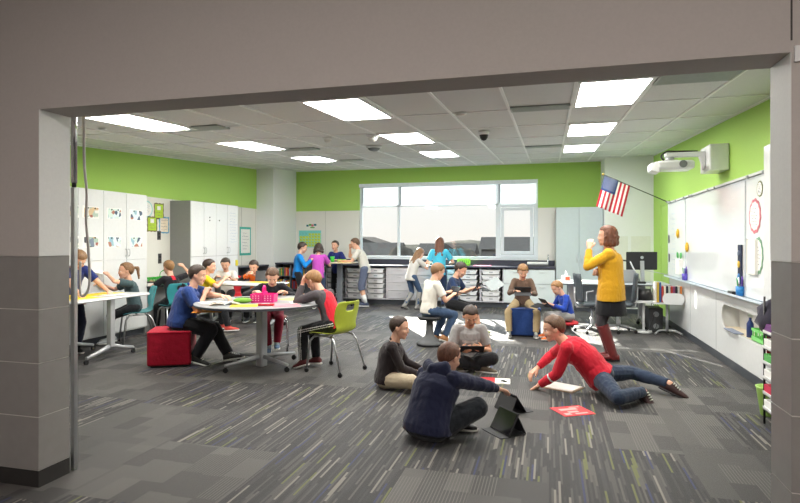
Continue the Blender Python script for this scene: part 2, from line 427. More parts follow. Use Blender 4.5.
# ------------------------------------------------------------------ outside
M_ext = mat('dry winter grass', (58, 55, 48), 0.95, var=0.2, scale=0.3)
struct(M().box((-260, 16, -8.2), (260, 420, -8.0)).build('ground_outside', M_ext), 'dry grass slope outside beyond the window')
m = M(); vs = []; NR = 160
for i in range(NR+1):
    x = -150+300*i/NR; t_ = 1.3+1.3*noise.noise(V((x*0.07, 3.1, 0)))+0.5*noise.noise(V((x*0.35, 9.1, 0)))
    for y, z in ((138, -8.0), (146, t_-3.2), (152, t_), (170, t_-1.0), (200, -8.0)): vs.append((x, y, z))
m._a(vs, [(i*5+k, (i+1)*5+k, (i+1)*5+k+1, i*5+k+1) for i in range(NR) for k in range(4)], 0, True)
struct(m.build('hill_outside', mat('wooded ridge', (62, 59, 53), 1.0, var=0.35, scale=0.4, spec=0.0)), 'low wooded ridge on the horizon outside the window')
roofm = mat('weathered roof shingle', (54, 51, 48), 1.0, var=0.2, scale=2, spec=0.0); wallm = mat('house siding', (68, 65, 60), 1.0, var=0.1, scale=1)
hz = [(-52, 120, 13, 10, 7.2, 'x'), (-37, 112, 14, 10, 8.2, 'y'), (-22, 125, 12, 9, 6.8, 'x'), (-29, 93, 9, 8, 7.0, 'x'), (-6, 112, 13, 9, 8.1, 'x'), (-15.5, 90, 6, 7, 6.9, 'y'), (8, 124, 12, 9, 7.4, 'y'), (-66, 135, 16, 10, 8.4, 'y'), (-45, 95, 10, 9, 6.6, 'y'), (-1.5, 88, 10, 9, 7.0, 'x')]
wh = ['leftmost', 'tall gabled', 'low wide', 'nearer', 'dark broad', 'small narrow', 'rightmost far', 'farthest left', 'near left', 'near right']
for i, (x, y, w, d, h, ax) in enumerate(hz):
    t = thing('house', '%s hazy house on the hillside beyond the window' % wh[i], 'house', (x, y, -8), 0, 'houses beyond the window')
    M().box((-w/2, -d/2, 0), (w/2, d/2, h)).build('walls', wallm, t)
    rh = 2.4
    if ax == 'x':
        m = M()._a([(-w/2-.5, -d/2-.5, h), (w/2+.5, -d/2-.5, h), (w/2+.5, d/2+.5, h), (-w/2-.5, d/2+.5, h), (-w/2-.5, 0, h+rh), (w/2+.5, 0, h+rh)], [(0, 1, 5, 4), (2, 3, 4, 5), (0, 4, 3), (1, 2, 5), (3, 2, 1, 0)], 0, False)
    else:
        m = M()._a([(-w/2-.5, -d/2-.5, h), (w/2+.5, -d/2-.5, h), (w/2+.5, d/2+.5, h), (-w/2-.5, d/2+.5, h), (0, -d/2-.5, h+rh), (0, d/2+.5, h+rh)], [(0, 1, 4), (1, 2, 5, 4), (2, 3, 5), (3, 0, 4, 5), (3, 2, 1, 0)], 0, False)
    m.build('roof', roofm, t)
    m = M()
    for q in (-0.28, 0.25): m.box((q*w-0.6, -d/2-0.05, h-2.2), (q*w+0.6, -d/2, h-0.9))
    m.build('window', mat('dark house window', (52, 56, 62), 0.2), t)
tree_m = mat('bare winter trees', (50, 47, 42), 1.0, var=0.3, scale=1.5, spec=0.0)
for i, (x, y, z, r) in enumerate([(-11.4, 76, -1.0, 2.6), (-20.6, 78, -0.7, 2.3), (-5.2, 75, -1.2, 2.2)]):
    t = thing('tree', '%s rounded hazy tree between the houses outside' % ['tallest', 'leftmost', 'rightmost small'][i], 'tree', (x, y, -8+z), 0, 'trees beyond the window')
    m = M().ell((0, 0, 7.0), (r, r, r*1.05), n=20, m=14)
    m.v = [tuple(V(p)+(V(p)-V((0, 0, 7.0))).normalized()*noise.noise(V(p)*0.9+V((i*9, 0, 0)))*r*0.35) for p in m.v]
    m.build('crown', tree_m, t)
    M().cyl((0, 0, 0), (0, 0, 5.6), 0.35, 0.2).build('trunk', mat('bark', (88, 78, 68), 0.9), t)
# ------------------------------------------------------------------ ceiling fixtures
def slopeM(x, y, dz=0.0):
    return Matrix.Translation((x, y, cz(y)+dz)) @ Matrix.Rotation(math.atan(0.0592), 4, 'X')
M_lit = emis('lit troffer lens', (255, 252, 244), LAMP)
M_far_glow = emis('boosted troffer reflector', (250, 252, 250), 30.0)  # far row: strong glow added to brighten the back of the room
cols = {0: ('right', 0.22), 1: ('middle', 0.22-4*TX), 2: ('left', 0.22-8*TX)}
for c, (cn, x0) in cols.items():
    for r_, (j, rn) in enumerate([(0, 'nearest'), (2, 'middle'), (4, 'farthest')]):
        ya = TY0+TY*j; lit = r_ < 2
        t = thing('ceiling_light', '%s %s rectangular ceiling light panel in the %s row' % (rn if rn != 'middle' else 'second', 'lit' if lit else 'glow-boosted', cn), 'ceiling light', (0, 0, 0), 0, 'recessed ceiling lights')
        t.matrix_world = slopeM(x0+TX/2, ya+TY/2, -0.012)
        w, h = TX/2-0.012, TY/2-0.012
        m = M()
        for a, b in (((-w, -h), (-w+0.03, h)), ((w-0.03, -h), (w, h)), ((-w+0.03, -h), (w-0.03, -h+0.03)), ((-w+0.03, h-0.03), (w-0.03, h))):
            m.box((a[0], a[1], -0.012), (b[0], b[1], 0.01))
        m.build('frame', M_tbar, t)
        m = M()
        N = 12
        zz = lambda u: 0.006-0.05*max(0, 1-abs(u)/0.32)**0.5*0.5 if not lit else 0.004-0.012*cos(u*pi/2)
        for k in range(N):
            u0, u1 = -1+2*k/N, -1+2*(k+1)/N; a, b = u0*(w-0.03), u1*(w-0.03)
            m.quad((a, -h+0.03, zz(u0)), (a, h-0.03, zz(u0)), (b, h-0.03, zz(u1)), (b, -h+0.03, zz(u1)))
        m.build('diffuser', M_lit if lit else M_far_glow, t)
grille = mat('grey green vent grille', (184, 192, 188), 0.5)
vents = [(-4.1, 6.0, 0.6, 0.28, 'left slot vent beside the nearest left light'), (-4.0, 8.6, 0.6, 0.24, 'slot vent beyond the second left light'),
         (-0.09, 6.0, 0.6, 0.22, 'slot vent between the middle and right lights'), (1.15, 4.98, 0.6, 0.36, 'large square vent beside the nearest right light'),
         (-0.09, 9.8, 0.6, 0.2, 'far slot vent near the window'), (-4.0, 10.9, 0.6, 0.24, 'far left slot vent near the corner column')]
for x, y, w, d, lb in vents:
    t = thing('ceiling_vent', 'grey '+lb, 'air vent', (0, 0, 0), 0, 'ceiling air vents'); t.matrix_world = slopeM(x, y, -0.012)
    m = M().box((-w/2, -d/2, 0), (w/2, d/2, 0.008)); m.build('backing', mat('dark duct', (130, 138, 136), 0.7), t)
    m = M(); n = max(3, int(d/0.04))
    for k in range(n):
        yy = -d/2+d*(k+0.5)/n; m.box((-w/2, yy-0.012, -0.012), (w/2, yy+0.006, -0.002))
    m.box((-w/2, -d/2, -0.014), (-w/2+0.015, d/2, 0)).box((w/2-0.015, -d/2, -0.014), (w/2, d/2, 0)).box((-w/2, -d/2, -0.014), (w/2, -d/2+0.015, 0)).box((-w/2, d/2-0.015, -0.014), (w/2, d/2, 0))
    m.build('slat', grille, t)
def dome(x, y, r, h, mt, nm, lb, cat):
    t = thing(nm, lb, cat); t.matrix_world = slopeM(x, y, -0.012)
    M().cyl((0, 0, 0), (0, 0, -h*0.35), r, r*0.96, 20).build('base', M_tbar, t)
    m = M().loft([((0, 0, -h*0.35), r*0.8, r*0.8), ((0, 0, -h*0.7), r*0.66, r*0.66), ((0, 0, -h*0.93), r*0.4, r*0.4), ((0, 0, -h), r*0.12, r*0.12)], (0, 0, -1), 20)
    m.build('cover', mt, t)
dome(-2.36, 7.4, 0.085, 0.09, offw, 'smoke_detector', 'white round smoke detector beside the second middle light', 'smoke detector')
dome(-3.05, 7.45, 0.06, 0.07, offw, 'motion_sensor', 'small white dome sensor left of the smoke detector', 'sensor')
dome(-2.75, 8.7, 0.13, 0.08, mat('grey speaker mesh', (120, 124, 126), 0.6), 'ceiling_speaker', 'round grey flat ceiling disc below the smoke detector', 'speaker')
dome(-0.85, 7.6, 0.075, 0.12, black, 'security_camera', 'black dome camera hanging from the middle of the ceiling', 'camera')
dome(-0.93, 6.05, 0.07, 0.03, offw, 'sprinkler_cover', 'small white round disc in the ceiling near the opening', 'sprinkler')
dome(-1.95, 8.85, 0.12, 0.03, offw, 'ceiling_disc', 'flat white round cover in the ceiling beside the second middle light', 'ceiling cover')
dome(-5.2, 5.6, 0.05, 0.02, silver, 'sprinkler_cover', 'tiny silver sprinkler disc left of the nearest left light', 'sprinkler')

# ------------------------------------------------------------------ things on the corridor wall
t = thing('door_track', 'tall silver metal track post against the left pillar', 'metal post', (-3.025, 3.02, 0))
M().rbox((-0.016, -0.016, 0.0), (0.016, 0.016, 1.86), 0.005).build('lower_rail', steel, t)
M().cyl((0, 0, 1.89), (0, 0, 2.70), 0.019, n=18).build('upper_rail', chrome, t)
M().cyl((0, 0, 1.855), (0, 0, 1.895), 0.014).build('joint', black, t)
pts = [(-3.1+0.0*k, 3.25, 2.72-0.0*k) for k in range(1)]
cab = [(-3.22, 3.30, 2.74), (-3.22, 3.30, 2.3), (-3.215, 3.30, 2.05), (-3.195, 3.30, 1.85), (-3.20, 3.30, 1.65), (-3.185, 3.30, 1.5), (-3.17, 3.30, 1.28), (-3.175, 3.30, 1.18), (-3.21, 3.30, 1.12), (-3.255, 3.31, 1.12), (-3.275, 3.32, 1.2), (-3.27, 3.32, 1.36)]
def smooth(pts, n=5):
    P = [V(p) for p in pts]; P = [P[0]]+P+[P[-1]]; o = []
    for i in range(1, len(P)-2):
        for k in range(n):
            t = k/n; a, b, c, d = P[i-1:i+3]
            o.append(0.5*((2*b)+(-a+c)*t+(2*a-5*b+4*c-d)*t*t+(-a+3*b-3*c+d)*t**3))
    o.append(P[-2]); return o
tag(M().tube(smooth(cab), 0.009, 8).build('hanging_cable', mat('grey cable', (206, 202, 200), 0.5)), 'grey cable hanging from the ceiling in a loop beside the metal post', 'cable')
t = thing('room_sign', 'small white sign plate on the corridor wall beside the opening', 'sign', (1.008, YC, 2.30))
M().rbox((0, -0.012, -0.035), (0.14, 0.0, 0.035), 0.004, R=None).build('plate', white, t)
M().box((0.03, -0.0135, -0.008), (0.13, -0.012, 0.006)).build('lettering', black, t)

# ------------------------------------------------------------------ chairs, tables
def shell_mesh(hole=True):
    """one-piece plastic school chair: seat and back, x forward"""
    prof = [(0.225, 0.425), (0.20, 0.445), (0.12, 0.452), (0.0, 0.448), (-0.10, 0.447), (-0.155, 0.462), (-0.185, 0.50), (-0.20, 0.56), (-0.21, 0.64), (-0.225, 0.72), (-0.245, 0.79), (-0.262, 0.83)]
    wd = [0.19, 0.205, 0.215, 0.215, 0.205, 0.19, 0.18, 0.19, 0.215, 0.225, 0.215, 0.185]
    n = 12; vs = []
    for (x, z), w in zip(prof, wd):
        for i in range(n+1):
            u = -1+2*i/n; back = z > 0.5
            vs.append((x+(0.045*u*u if back else 0.0), w*u, z+(0.0 if back else 0.022*abs(u)**3)))
    fs = []
    for k in range(len(prof)-1):
        for i in range(n):
            if hole and k == 9 and 4 <= i <= 7: continue
            fs.append((k*(n+1)+i, k*(n+1)+i+1, (k+1)*(n+1)+i+1, (k+1)*(n+1)+i))
    m = M(); m._a(vs, fs); return m
def school_chair(label, c, loc, rz, casters=False, group='plastic school chairs'):
    t = thing('school_chair', label, 'chair', loc, rz, group)
    o = shell_mesh().build('shell', c, t); s = o.modifiers.new('th', 'SOLIDIFY'); s.thickness = 0.009; s.offset = -1
    b = o.modifiers.new('sub', 'SUBSURF'); b.levels = 1; b.render_levels = 1
    M().tube([(0.15, -0.17, 0.425), (-0.13, -0.17, 0.425)], 0.011).tube([(0.15, 0.17, 0.425), (-0.13, 0.17, 0.425)], 0.011).tube([(0.02, -0.17, 0.425), (0.02, 0.17, 0.425)], 0.011).build('under_frame', steel, t)
    for sy in (-1, 1):
        for fx, pts in ((1, [(0.10, 0.17, 0.425), (0.15, 0.19, 0.41), (0.19, 0.205, 0.36), (0.225, 0.225, 0.04)]), (-1, [(-0.08, 0.17, 0.425), (-0.13, 0.19, 0.41), (-0.165, 0.205, 0.36), (-0.27, 0.235, 0.04)])):
            L = M().tube([(x, y*sy, z) for x, y, z in pts], 0.012).build('leg', steel, t)
            x, y = pts[-1][0], pts[-1][1]*sy
            if casters: M().cyl((x, y-0.011, 0.026), (x, y+0.011, 0.026), 0.026).cyl((x, y, 0.03), (x, y, 0.06), 0.011).build('caster', black, L)
            else: M().cyl((x, y, 0.0), (x, y, 0.045), 0.016, 0.013).build('glide', black, L)
    return t
teal = mat('teal plastic', (62, 160, 168), 0.45, var=0.04); lime = mat('lime plastic', (176, 190, 62), 0.42, var=0.04)
redp = mat('red plastic', (196, 30, 44), 0.45)
school_chair('lime green plastic chair on casters holding the boy in red and grey', lime, (-2.42, 6.12, 0), 163, True)
school_chair('teal chair with the ponytail girl on it beyond the left table', teal, (-5.96, 7.12, 0), 228)
school_chair('teal chair at the wall desk, its back towards the camera', teal, (-6.0, 8.05, 0), 150)
school_chair('lime chair mostly hidden behind the left pillar at the first table', lime, (-5.62, 5.16, 0), 35)
school_chair('red chair behind the white table, under the boy in a white shirt', redp, (-6.0, 9.72, 0), 300)
def caster(m, x, y, r=0.03):
    m.cyl((x, y-0.013, r), (x, y+0.013, r), r).cyl((x, y, r), (x, y, r*2.1), 0.012)
    return m
def tee_table(label, loc, rz, L, W, H, group, edge=dark, legs=(0.42, -0.42)):
    """flip-top table: x along its length"""
    t = thing('tee_leg_table', label, 'table', loc, rz, group)
    M().rbox((-L/2, -W/2, H-0.028), (L/2, W/2, H), 0.09, n=6).build('table_top', white, t)
    M().box((-L/2+0.12, -0.03, H-0.06), (L/2-0.12, 0.03, H-0.029)).build('beam', silver, t)
    for fx in legs:
        x = fx*L
        m = M().rbox((x-0.035, -0.045, 0.15), (x+0.035, 0.045, H-0.029), 0.012)
        leg = m.build('leg', silver, t)
        w = W/2-0.04
        m = M()
        for s in (-1, 1):
            m.loft([((x, 0.02*s, 0.165), 0.03, 0.03), ((x, w*0.5*s, 0.115), 0.026, 0.024), ((x, w*s, 0.075), 0.022, 0.018)], (0, s, 0), 10)
        m.build('foot', silver, leg)
        for s in (-1, 1): caster(M(), x, w*s).build('caster', black, leg)
    return t
tee_table('long white table at left with yellow papers, nearest the pillar', (-5.78, 6.02, 0), 90, 1.40, 0.80, 0.79, 'white tables', legs=())
t1 = [o for o in COL.objects if o.name.startswith('tee_leg_table')][-1]
for dx in (0.33, -0.33):
    m = M().rbox((-0.04, -dx-0.035, 0.15), (0.04, -dx+0.035, 0.76), 0.012); leg = m.build('leg', silver, t1)
    m = M()
    for s in (-1, 1): m.loft([((0.02*s, -dx, 0.165), 0.03, 0.03), ((0.2*s, -dx, 0.115), 0.024, 0.026), ((0.40*s, -dx, 0.075), 0.018, 0.022)], (s, 0, 0), 10)
    m.build('foot', silver, leg)
    for s in (-1, 1): caster(M(), 0.40*s, -dx).build('caster', black, leg)
tee_table('white table in the middle distance with three boys around it', (-5.17, 8.88, 0), 0, 1.36, 0.76, 0.78, 'white tables')
# round table
t = thing('round_table', 'large round grey topped table on a single post with casters', 'table', (-3.36, 6.13, 0))
M().loft([((0, 0, 0.748), 0.755, 0.755), ((0, 0, 0.755), 0.78, 0.78), ((0, 0, 0.777), 0.78, 0.78), ((0, 0, 0.78), 0.775, 0.775)], (0, 0, 1), 64).build('table_top', [mat('pale grey laminate', (150, 152, 155), 0.35, var=0.03)], t)
M().loft([((0, 0, 0.754), 0.783, 0.783), ((0, 0, 0.776), 0.783, 0.783)], (0, 0, 1), 64, cap=False).build('edge_band', dark, t)
post = M().rbox((-0.05, -0.05, 0.0), (0.05, 0.05, 0.748), 0.015, R=Rz(-15), c=(0, 0, 0.37)).build('post', silver, t)
for a in (-116, -26, 64, 154):
    d = V((cos(radians(a)), sin(radians(a)), 0))
    leg = M().loft([(d*0.04+V((0, 0, 0.12)), 0.024, 0.03), (d*0.5+V((0, 0, 0.085)), 0.018, 0.016)], d, 8).build('leg', silver, t)
    p = d*0.49; caster(M(), p.x, p.y).build('caster', black, leg)
# standing table
t = thing('standing_table', 'tall standing table by the bookcase with four children around it', 'table', (-4.86, 12.38, 0))
M().rbox((-0.52, -0.33, 1.0), (0.5, 0.33, 1.03), 0.05, n=5).build('table_top', mat('pale maple top', (214, 200, 170), 0.35), t)
M().rbox((0.05, -0.05, 0.08), (0.17, 0.05, 1.0), 0.01).build('leg', mat('grey steel post', (124, 128, 134), 0.4, 0.3), t)
m = M().box((-0.42, -0.04, 0.05), (0.42, 0.04, 0.09)).box((0.07, -0.28, 0.05), (0.15, 0.28, 0.09)); b = m.build('foot', silver, t)
for x, y in ((-0.4, 0), (0.4, 0), (0.11, -0.26), (0.11, 0.26)): caster(M(), x, y, 0.025).build('caster', black, b)

# seats
def cube_seat(label, c, loc, rz, s, h, side=None):
    t = thing('cube_seat', label, 'ottoman', loc, rz)
    M().rbox((-s/2, -s/2, 0.02), (s/2, s/2, h), 0.035, n=4).build('cushion', c, t, 0, 0)
    M().tube([(-s/2+0.03, -s/2, h-0.012), (s/2-0.03, -s/2, h-0.012), (s/2, -s/2+0.03, h-0.012), (s/2, s/2-0.03, h-0.012), (s/2-0.03, s/2, h-0.012), (-s/2+0.03, s/2, h-0.012), (-s/2, s/2-0.03, h-0.012), (-s/2, -s/2+0.03, h-0.012), (-s/2+0.03, -s/2, h-0.012)], 0.005, 6).build('piping', c, t)
    M().box((-s/2+0.04, -s/2+0.04, 0), (s/2-0.04, s/2-0.04, 0.02)).build('base', black, t)
    return t
cube_seat('dark red fabric cube seat under the boy in a blue polo', cloth('crimson wool', (168, 18, 46)), (-4.50, 5.98, 0), 27, 0.50, 0.43)
cube_seat('navy blue cube seat under the boy in a brown shirt', cloth('navy blue vinyl', (34, 62, 120), 0.55), (-0.40, 9.32, 0), 4, 0.52, 0.45)
def stool(label, loc, h, c, seat=black):
    t = thing('wobble_stool', label, 'stool', loc, 0, 'grey rocking stools')
    M().loft([((0, 0, 0.0), 0.10, 0.10), ((0, 0, 0.012), 0.19, 0.19), ((0, 0, 0.04), 0.195, 0.195), ((0, 0, 0.07), 0.15, 0.15), ((0, 0, 0.13), 0.075, 0.075), ((0, 0, 0.2), 0.055, 0.055), ((0, 0, h-0.06), 0.05, 0.05)], (0, 0, 1), 24).build('base', c, t)
    M().loft([((0, 0, h-0.06), 0.06, 0.06), ((0, 0, h-0.045), 0.16, 0.16), ((0, 0, h-0.015), 0.175, 0.175), ((0, 0, h), 0.155, 0.155)], (0, 0, 1), 24).build('seat', seat, t)
g = mat('grey stool plastic', (84, 86, 88), 0.5)
stool('grey rocking stool under the boy in a white tee', (-1.68, 8.0, 0), 0.42, g)
stool('grey rocking stool under the boy in a navy tee, farther back', (-1.58, 9.15, 0), 0.42, g)
stool('low stool with red seat under the boy in a royal blue sweatshirt', (0.27, 9.08, 0), 0.27, g, redp)
t = thing('metal_stool', 'stool with bent chrome legs under the boy in maroon trousers', 'stool', (-3.72, 7.12, 0), -65)
M().loft([((0, 0, 0.44), 0.17, 0.17), ((0, 0, 0.45), 0.185, 0.185), ((0, 0, 0.47), 0.18, 0.18)], (0, 0, 1), 24).build('seat', mat('brown seat', (120, 74, 60), 0.5), t)
for a in (45, 135, 225, 315):
    d = V((cos(radians(a)), sin(radians(a)), 0)); z = V((0, 0, 1))
    lg = M().tube(smooth([d*0.1+z*0.44, d*0.22+z*0.44, d*0.265+z*0.38, d*0.275+z*0.04], 4), 0.012).build('leg', chrome, t)
    p = d*0.275; caster(M(), p.x, p.y, 0.022).build('caster', black, lg)
# office chairs by the teacher's desk
def office_chair(label, loc, rz, c):
    t = thing('office_chair', label, 'office chair', loc, rz, 'grey office chairs')
    M().rbox((-0.22, -0.22, 0.44), (0.24, 0.22, 0.50), 0.06, n=4).build('seat', c, t)
    o = M(); vs = []; n = 8
    for k in range(9):
        z = 0.52+0.46*k/8
        for i in range(n+1):
            u = -1+2*i/n; vs.append((-0.24-0.05*k/8+0.05*u*u, u*(0.21-0.03*(k/8)**2), z))
    o._a(vs, [(k*(n+1)+i, k*(n+1)+i+1, (k+1)*(n+1)+i+1, (k+1)*(n+1)+i) for k in range(8) for i in range(n)])
    o = o.build('backrest', c, t); s = o.modifiers.new('t', 'SOLIDIFY'); s.thickness = 0.025
    M().tube([(-0.05, 0, 0.42), (-0.26, 0, 0.42), (-0.29, 0, 0.56), (-0.29, 0, 0.75)], 0.016).build('spine', silver, t)
    M().cyl((0, 0, 0.1), (0, 0, 0.44), 0.025).cyl((0, 0, 0.1), (0, 0, 0.25), 0.035).build('gas_lift', silver, t)
    for sy in (-1, 1): M().tube([(-0.02, sy*0.2, 0.45), (-0.02, sy*0.27, 0.47), (-0.02, sy*0.28, 0.64), (0.1, sy*0.28, 0.655)], 0.013).build('armrest', silver, t)
    for k in range(5):
        a = radians(72*k+20); d = V((cos(a), sin(a), 0))
        lg = M().loft([(d*0.03+V((0, 0, 0.11)), 0.022, 0.02), (d*0.28+V((0, 0, 0.075)), 0.014, 0.012)], d, 8).build('leg', silver, t)
        p = d*0.28; caster(M(), p.x, p.y, 0.027).build('caster', black, lg)
gr = mat('slate grey seat plastic', (66, 74, 80), 0.5)
office_chair('grey office chair left of the teacher, at the end of the desk', (0.70, 9.85, 0), 12, gr)
office_chair('grey office chair behind the teacher under the desk', (1.12, 9.98, 0), 172, gr)

# ------------------------------------------------------------------ left wall cabinets
M_hand = steel
def handle(m, x, y, z0, z1):
    m.tube(smooth([(x, y, z0), (x+0.035, y, z0+0.015), (x+0.035, y, z1-0.015), (x, y, z1)], 4), 0.005, 8)
def tall_cabinet(label, y0, y1, n, zs, side, knobs):
    t = thing('tall_cabinet', label, 'cabinet', (XL, y0, 0), 0, 'tall white cabinets along the left wall')
    W = y1-y0; D = 0.43
    M().box((0.001, 0, 0.1), (D, W, 2.27)).box((0.0, 0.0, 0.0), (D-0.05, W, 0.1), 1).build('body', [side, M_base], t)
    for i in range(n):
        a, b = W*i/n, W*(i+1)/n
        for z0, z1 in ((0.12, zs), (zs+0.006, 2.262)):
            d = M().rbox((D+0.001, a+0.004, z0), (D+0.021, b-0.004, z1), 0.003, n=1).build('door', white, t)
            hy = b-0.03 if i % 2 == 0 else a+0.03
            if knobs: 
                m = M()
                if z0 > 1: handle(m, D+0.021, hy, zs+0.06, zs+0.17)
                else: handle(m, D+0.021, hy, zs-0.17, zs-0.06)
                m.build('handle', M_hand, d)
    return t
bod = mat('grey cabinet side', (138, 138, 136), 0.6, var=0.03)
tall_cabinet('wall of tall white cabinets at left hung with photo sheets', 5.06, 7.86, 6, 1.22, white, True)
tall_cabinet('tall white cabinet block with grey side and whiteboard doors', 9.03, 10.66, 4, 1.22, bod, True)
# photo sheets with magnets
def photo_mat(seed, bluish):
    k = NT('printed photo %d' % seed); f = k.add('ShaderNodeTexVoronoi'); f.inputs['Scale'].default_value = 16
    g = k.add('ShaderNodeTexCoord'); mp = k.add('ShaderNodeMapping'); mp.inputs['Location'].default_value = (seed*3.1, seed*1.7, seed)
    k.l.new(g.outputs['Object'], mp.inputs[0]); k.l.new(mp.outputs[0], f.inputs['Vector'])
    sc_ = k.add('ShaderNodeSeparateXYZ'); k.l.new(f.outputs['Color'], sc_.inputs[0])
    st = [(0, (225, 224, 218)), (0.3, (120, 132, 150)), (0.45, (206, 180, 140)), (0.58, (60, 62, 72)), (0.68, (170, 190, 176)), (0.82, (232, 232, 228)), (0.93, (160, 96, 84))] if not bluish else \
         [(0, (214, 232, 232)), (0.3, (150, 186, 200)), (0.45, (224, 234, 232)), (0.62, (74, 92, 116)), (0.72, (206, 226, 216)), (0.9, (176, 120, 100))]
    k.l.new(k.ramp(sc_.outputs[0], [(p, lin(c)) for p, c in st], True), k.b.inputs['Base Color']); k.b.inputs['Roughness'].default_value = 0.4
    return k.m
XC = XL+0.43+0.0215
for r_, (z, rn) in enumerate(((1.93, 'upper'), (1.50, 'lower'))):
    for i, y in enumerate((6.32, 6.68, 7.13, 7.60)):
        t = thing('photo_sheet', '%s row photo sheet on the white cabinets, %s from the left' % (rn, ['first', 'second', 'third', 'fourth'][i]), 'photo', (XC, y, z), 0, 'photo sheets on the cabinet doors')
        w = 0.15
        R = Rx(random.uniform(-3, 3))
        m = M().box((0, -w, -0.085), (0.002, w, 0.085), R=R).build('sheet', paper, t)
        M().box((0.002, -w+0.03, -0.075), (0.0028, w-0.01, 0.075), R=R, c=(0.001, 0, 0)).build('print', photo_mat(r_*4+i+1, i > 1), t)
        for dy in (-0.05, 0.08): M().cyl((0.0025, dy, 0.06), (0.009, dy, 0.06), 0.011).build('magnet', black, t)
# marks on the whiteboard doors
M_ink = mat('dry marker ink', (120, 150, 190), 0.7); M_inkd = mat('dark marker ink', (70, 80, 110), 0.7)
def scribble(m, o, ux, uz, w, h, rows, nx, th=0.006):
    """handwriting-like strokes on a plane at o with axes ux, uz and normal nx"""
    o = V(o); ux = V(ux); uz = V(uz); nx = V(nx)
    for r in range(rows):
        x = random.uniform(0, w*0.1)
        while x < w*random.uniform(0.6, 1.0):
            l = random.uniform(0.015, 0.05)*max(0.6, w/0.4); z = -h*r/max(1, rows-1)+random.uniform(-0.006, 0.006)
            a = o+ux*x+uz*z+nx*0.0008; b = a+ux*l+uz*random.uniform(-0.008, 0.008)
            m.quad(a, b, b+uz*th, a+uz*th); x += l+random.uniform(0.01, 0.02)
m = M(); scribble(m, (XC+0.001, 10.32, 2.1), (0, 1, 0), (0, 0, 1), 0.28, 0.6, 11, (1, 0, 0))
tag(m.build('whiteboard_writing', M_ink), 'faint blue handwritten list on the far whiteboard cabinet door', 'writing')
for i, (y, z) in enumerate(((9.62, 1.98), (9.62, 1.92), (9.95, 1.93))):
    tag(place(M().cyl((0, 0, 0), (0.008, 0, 0), 0.013).build('round_magnet', black), (XC, y, z)), ['upper black magnet of the pair', 'lower black magnet of the pair', 'lone black magnet right of the pair'][i]+' on the whiteboard cabinet doors', 'magnet', 'magnets on the whiteboard cabinet')
tag(M().box((XC, 10.55, 1.0), (XC+0.02, 10.62, 1.12)).build('sticky_pad', mat('yellow note pad', (232, 220, 60), 0.8)), 'yellow note pad stuck on the edge of the far white cabinet', 'note pad')
# desk between the cabinets and what stands on it
t = thing('wall_desk', 'grey desk built between the tall white cabinets', 'desk', (XL, 7.87, 0))
M().box((0.0, 0.0, 0.74), (0.52, 1.15, 0.77)).build('desk_top', dark, t)
M().box((0.0, 0.0, 0.0), (0.40, 1.15, 0.74)).build('cabinet_base', bod, t)
def basket(label, c, loc, w, d, h, handle=True, rz=0):
    t = thing('plastic_basket', label, 'basket', loc, rz); m = M(); th = 0.006
    for a, b in (((-w, -d), (w, -d+th)), ((-w, d-th), (w, d)), ((-w, -d+th), (-w+th, d-th)), ((w-th, -d+th), (w, d-th))):
        # lattice side: rails and uprights
        m.box((a[0], a[1], 0), (b[0], b[1], h*0.35)); m.box((a[0], a[1], h*0.8), (b[0], b[1], h))
        lx, ly = b[0]-a[0], b[1]-a[1]; n = 6
        for i in range(n):
            q = (i+0.5)/n
            if lx > ly: m.box((a[0]+lx*q-0.006, a[1], h*0.35), (a[0]+lx*q+0.006, b[1], h*0.8))
            else: m.box((a[0], a[1]+ly*q-0.006, h*0.35), (b[0], a[1]+ly*q+0.006, h*0.8))
    m.box((-w, -d, 0), (w, d, 0.006)); m.build('tub', c, t)
    if handle: M().tube(smooth([(-w*0.95, 0, h*0.9), (-w*0.8, 0, h*1.5), (-w*0.2, 0, h*1.8), (w*0.2, 0, h*1.8), (w*0.8, 0, h*1.5), (w*0.95, 0, h*0.9)], 4), 0.007, 8).build('handle', c, t)
    return t
grn = mat('bright green plastic', (60, 190, 64), 0.4); lgn = mat('lime green plastic', (140, 205, 70), 0.4)
basket('green basket with arched handle on the wall desk', grn, (-6.50, 8.42, 0.77), 0.10, 0.08, 0.13)
basket('plain green tub left of the handled basket on the wall desk', grn, (-6.50, 8.17, 0.77), 0.09, 0.08, 0.13, False)
tag(place(M().box((-0.14, -0.11, 0), (0.14, 0.11, 0.05)).box((-0.12, -0.1, 0.05), (0.1, 0.1, 0.065), 1).build('paper_stack', [paper, black]), (-6.48, 7.98, 0.77), 90), 'stack of papers at the left end of the wall desk', 'papers')
# wall signs in the niche
def flat_sign(nm, label, cat, Y, Z, w, h, border, face, rows=3, grp=None, wavy=True, X=XL, ink=None):
    t = thing(nm, label, cat, (X, Y, Z), 0, grp); n = 40; poly = []
    for i in range(n):
        a = 2*pi*i/n; s = 1.0+(0.035*sin(a*10) if wavy else 0); c_, s_ = cos(a), sin(a)
        q = max(abs(c_), abs(s_)); poly.append((c_/q*w/2*s, s_/q*h/2*s))
    m = M(); m._a([(0.001, y, z) for y, z in poly]+[(0.004, y, z) for y, z in poly], [tuple(range(n, 2*n))]+[(i, (i+1) % n, n+(i+1) % n, n+i) for i in range(n)], 0, False)
    m.build('border', border, t)
    M().box((0.004, -w*0.4, -h*0.42), (0.006, w*0.4, h*0.42)).build('card', face, t)
    m = M(); scribble(m, (0.0062, -w*0.3, h*0.28), (0, 1, 0), (0, 0, 1), w*0.6, h*0.56, rows, (1, 0, 0), 0.008); m.build('lettering', ink or M_inkd, t)
    return t
brn = mat('brown scalloped border', (120, 112, 72), 0.8); lm = mat('lime card', (176, 206, 60), 0.7); blu = mat('blue scalloped border', (96, 160, 196), 0.8); cr = mat('cream card', (232, 218, 196), 0.8)
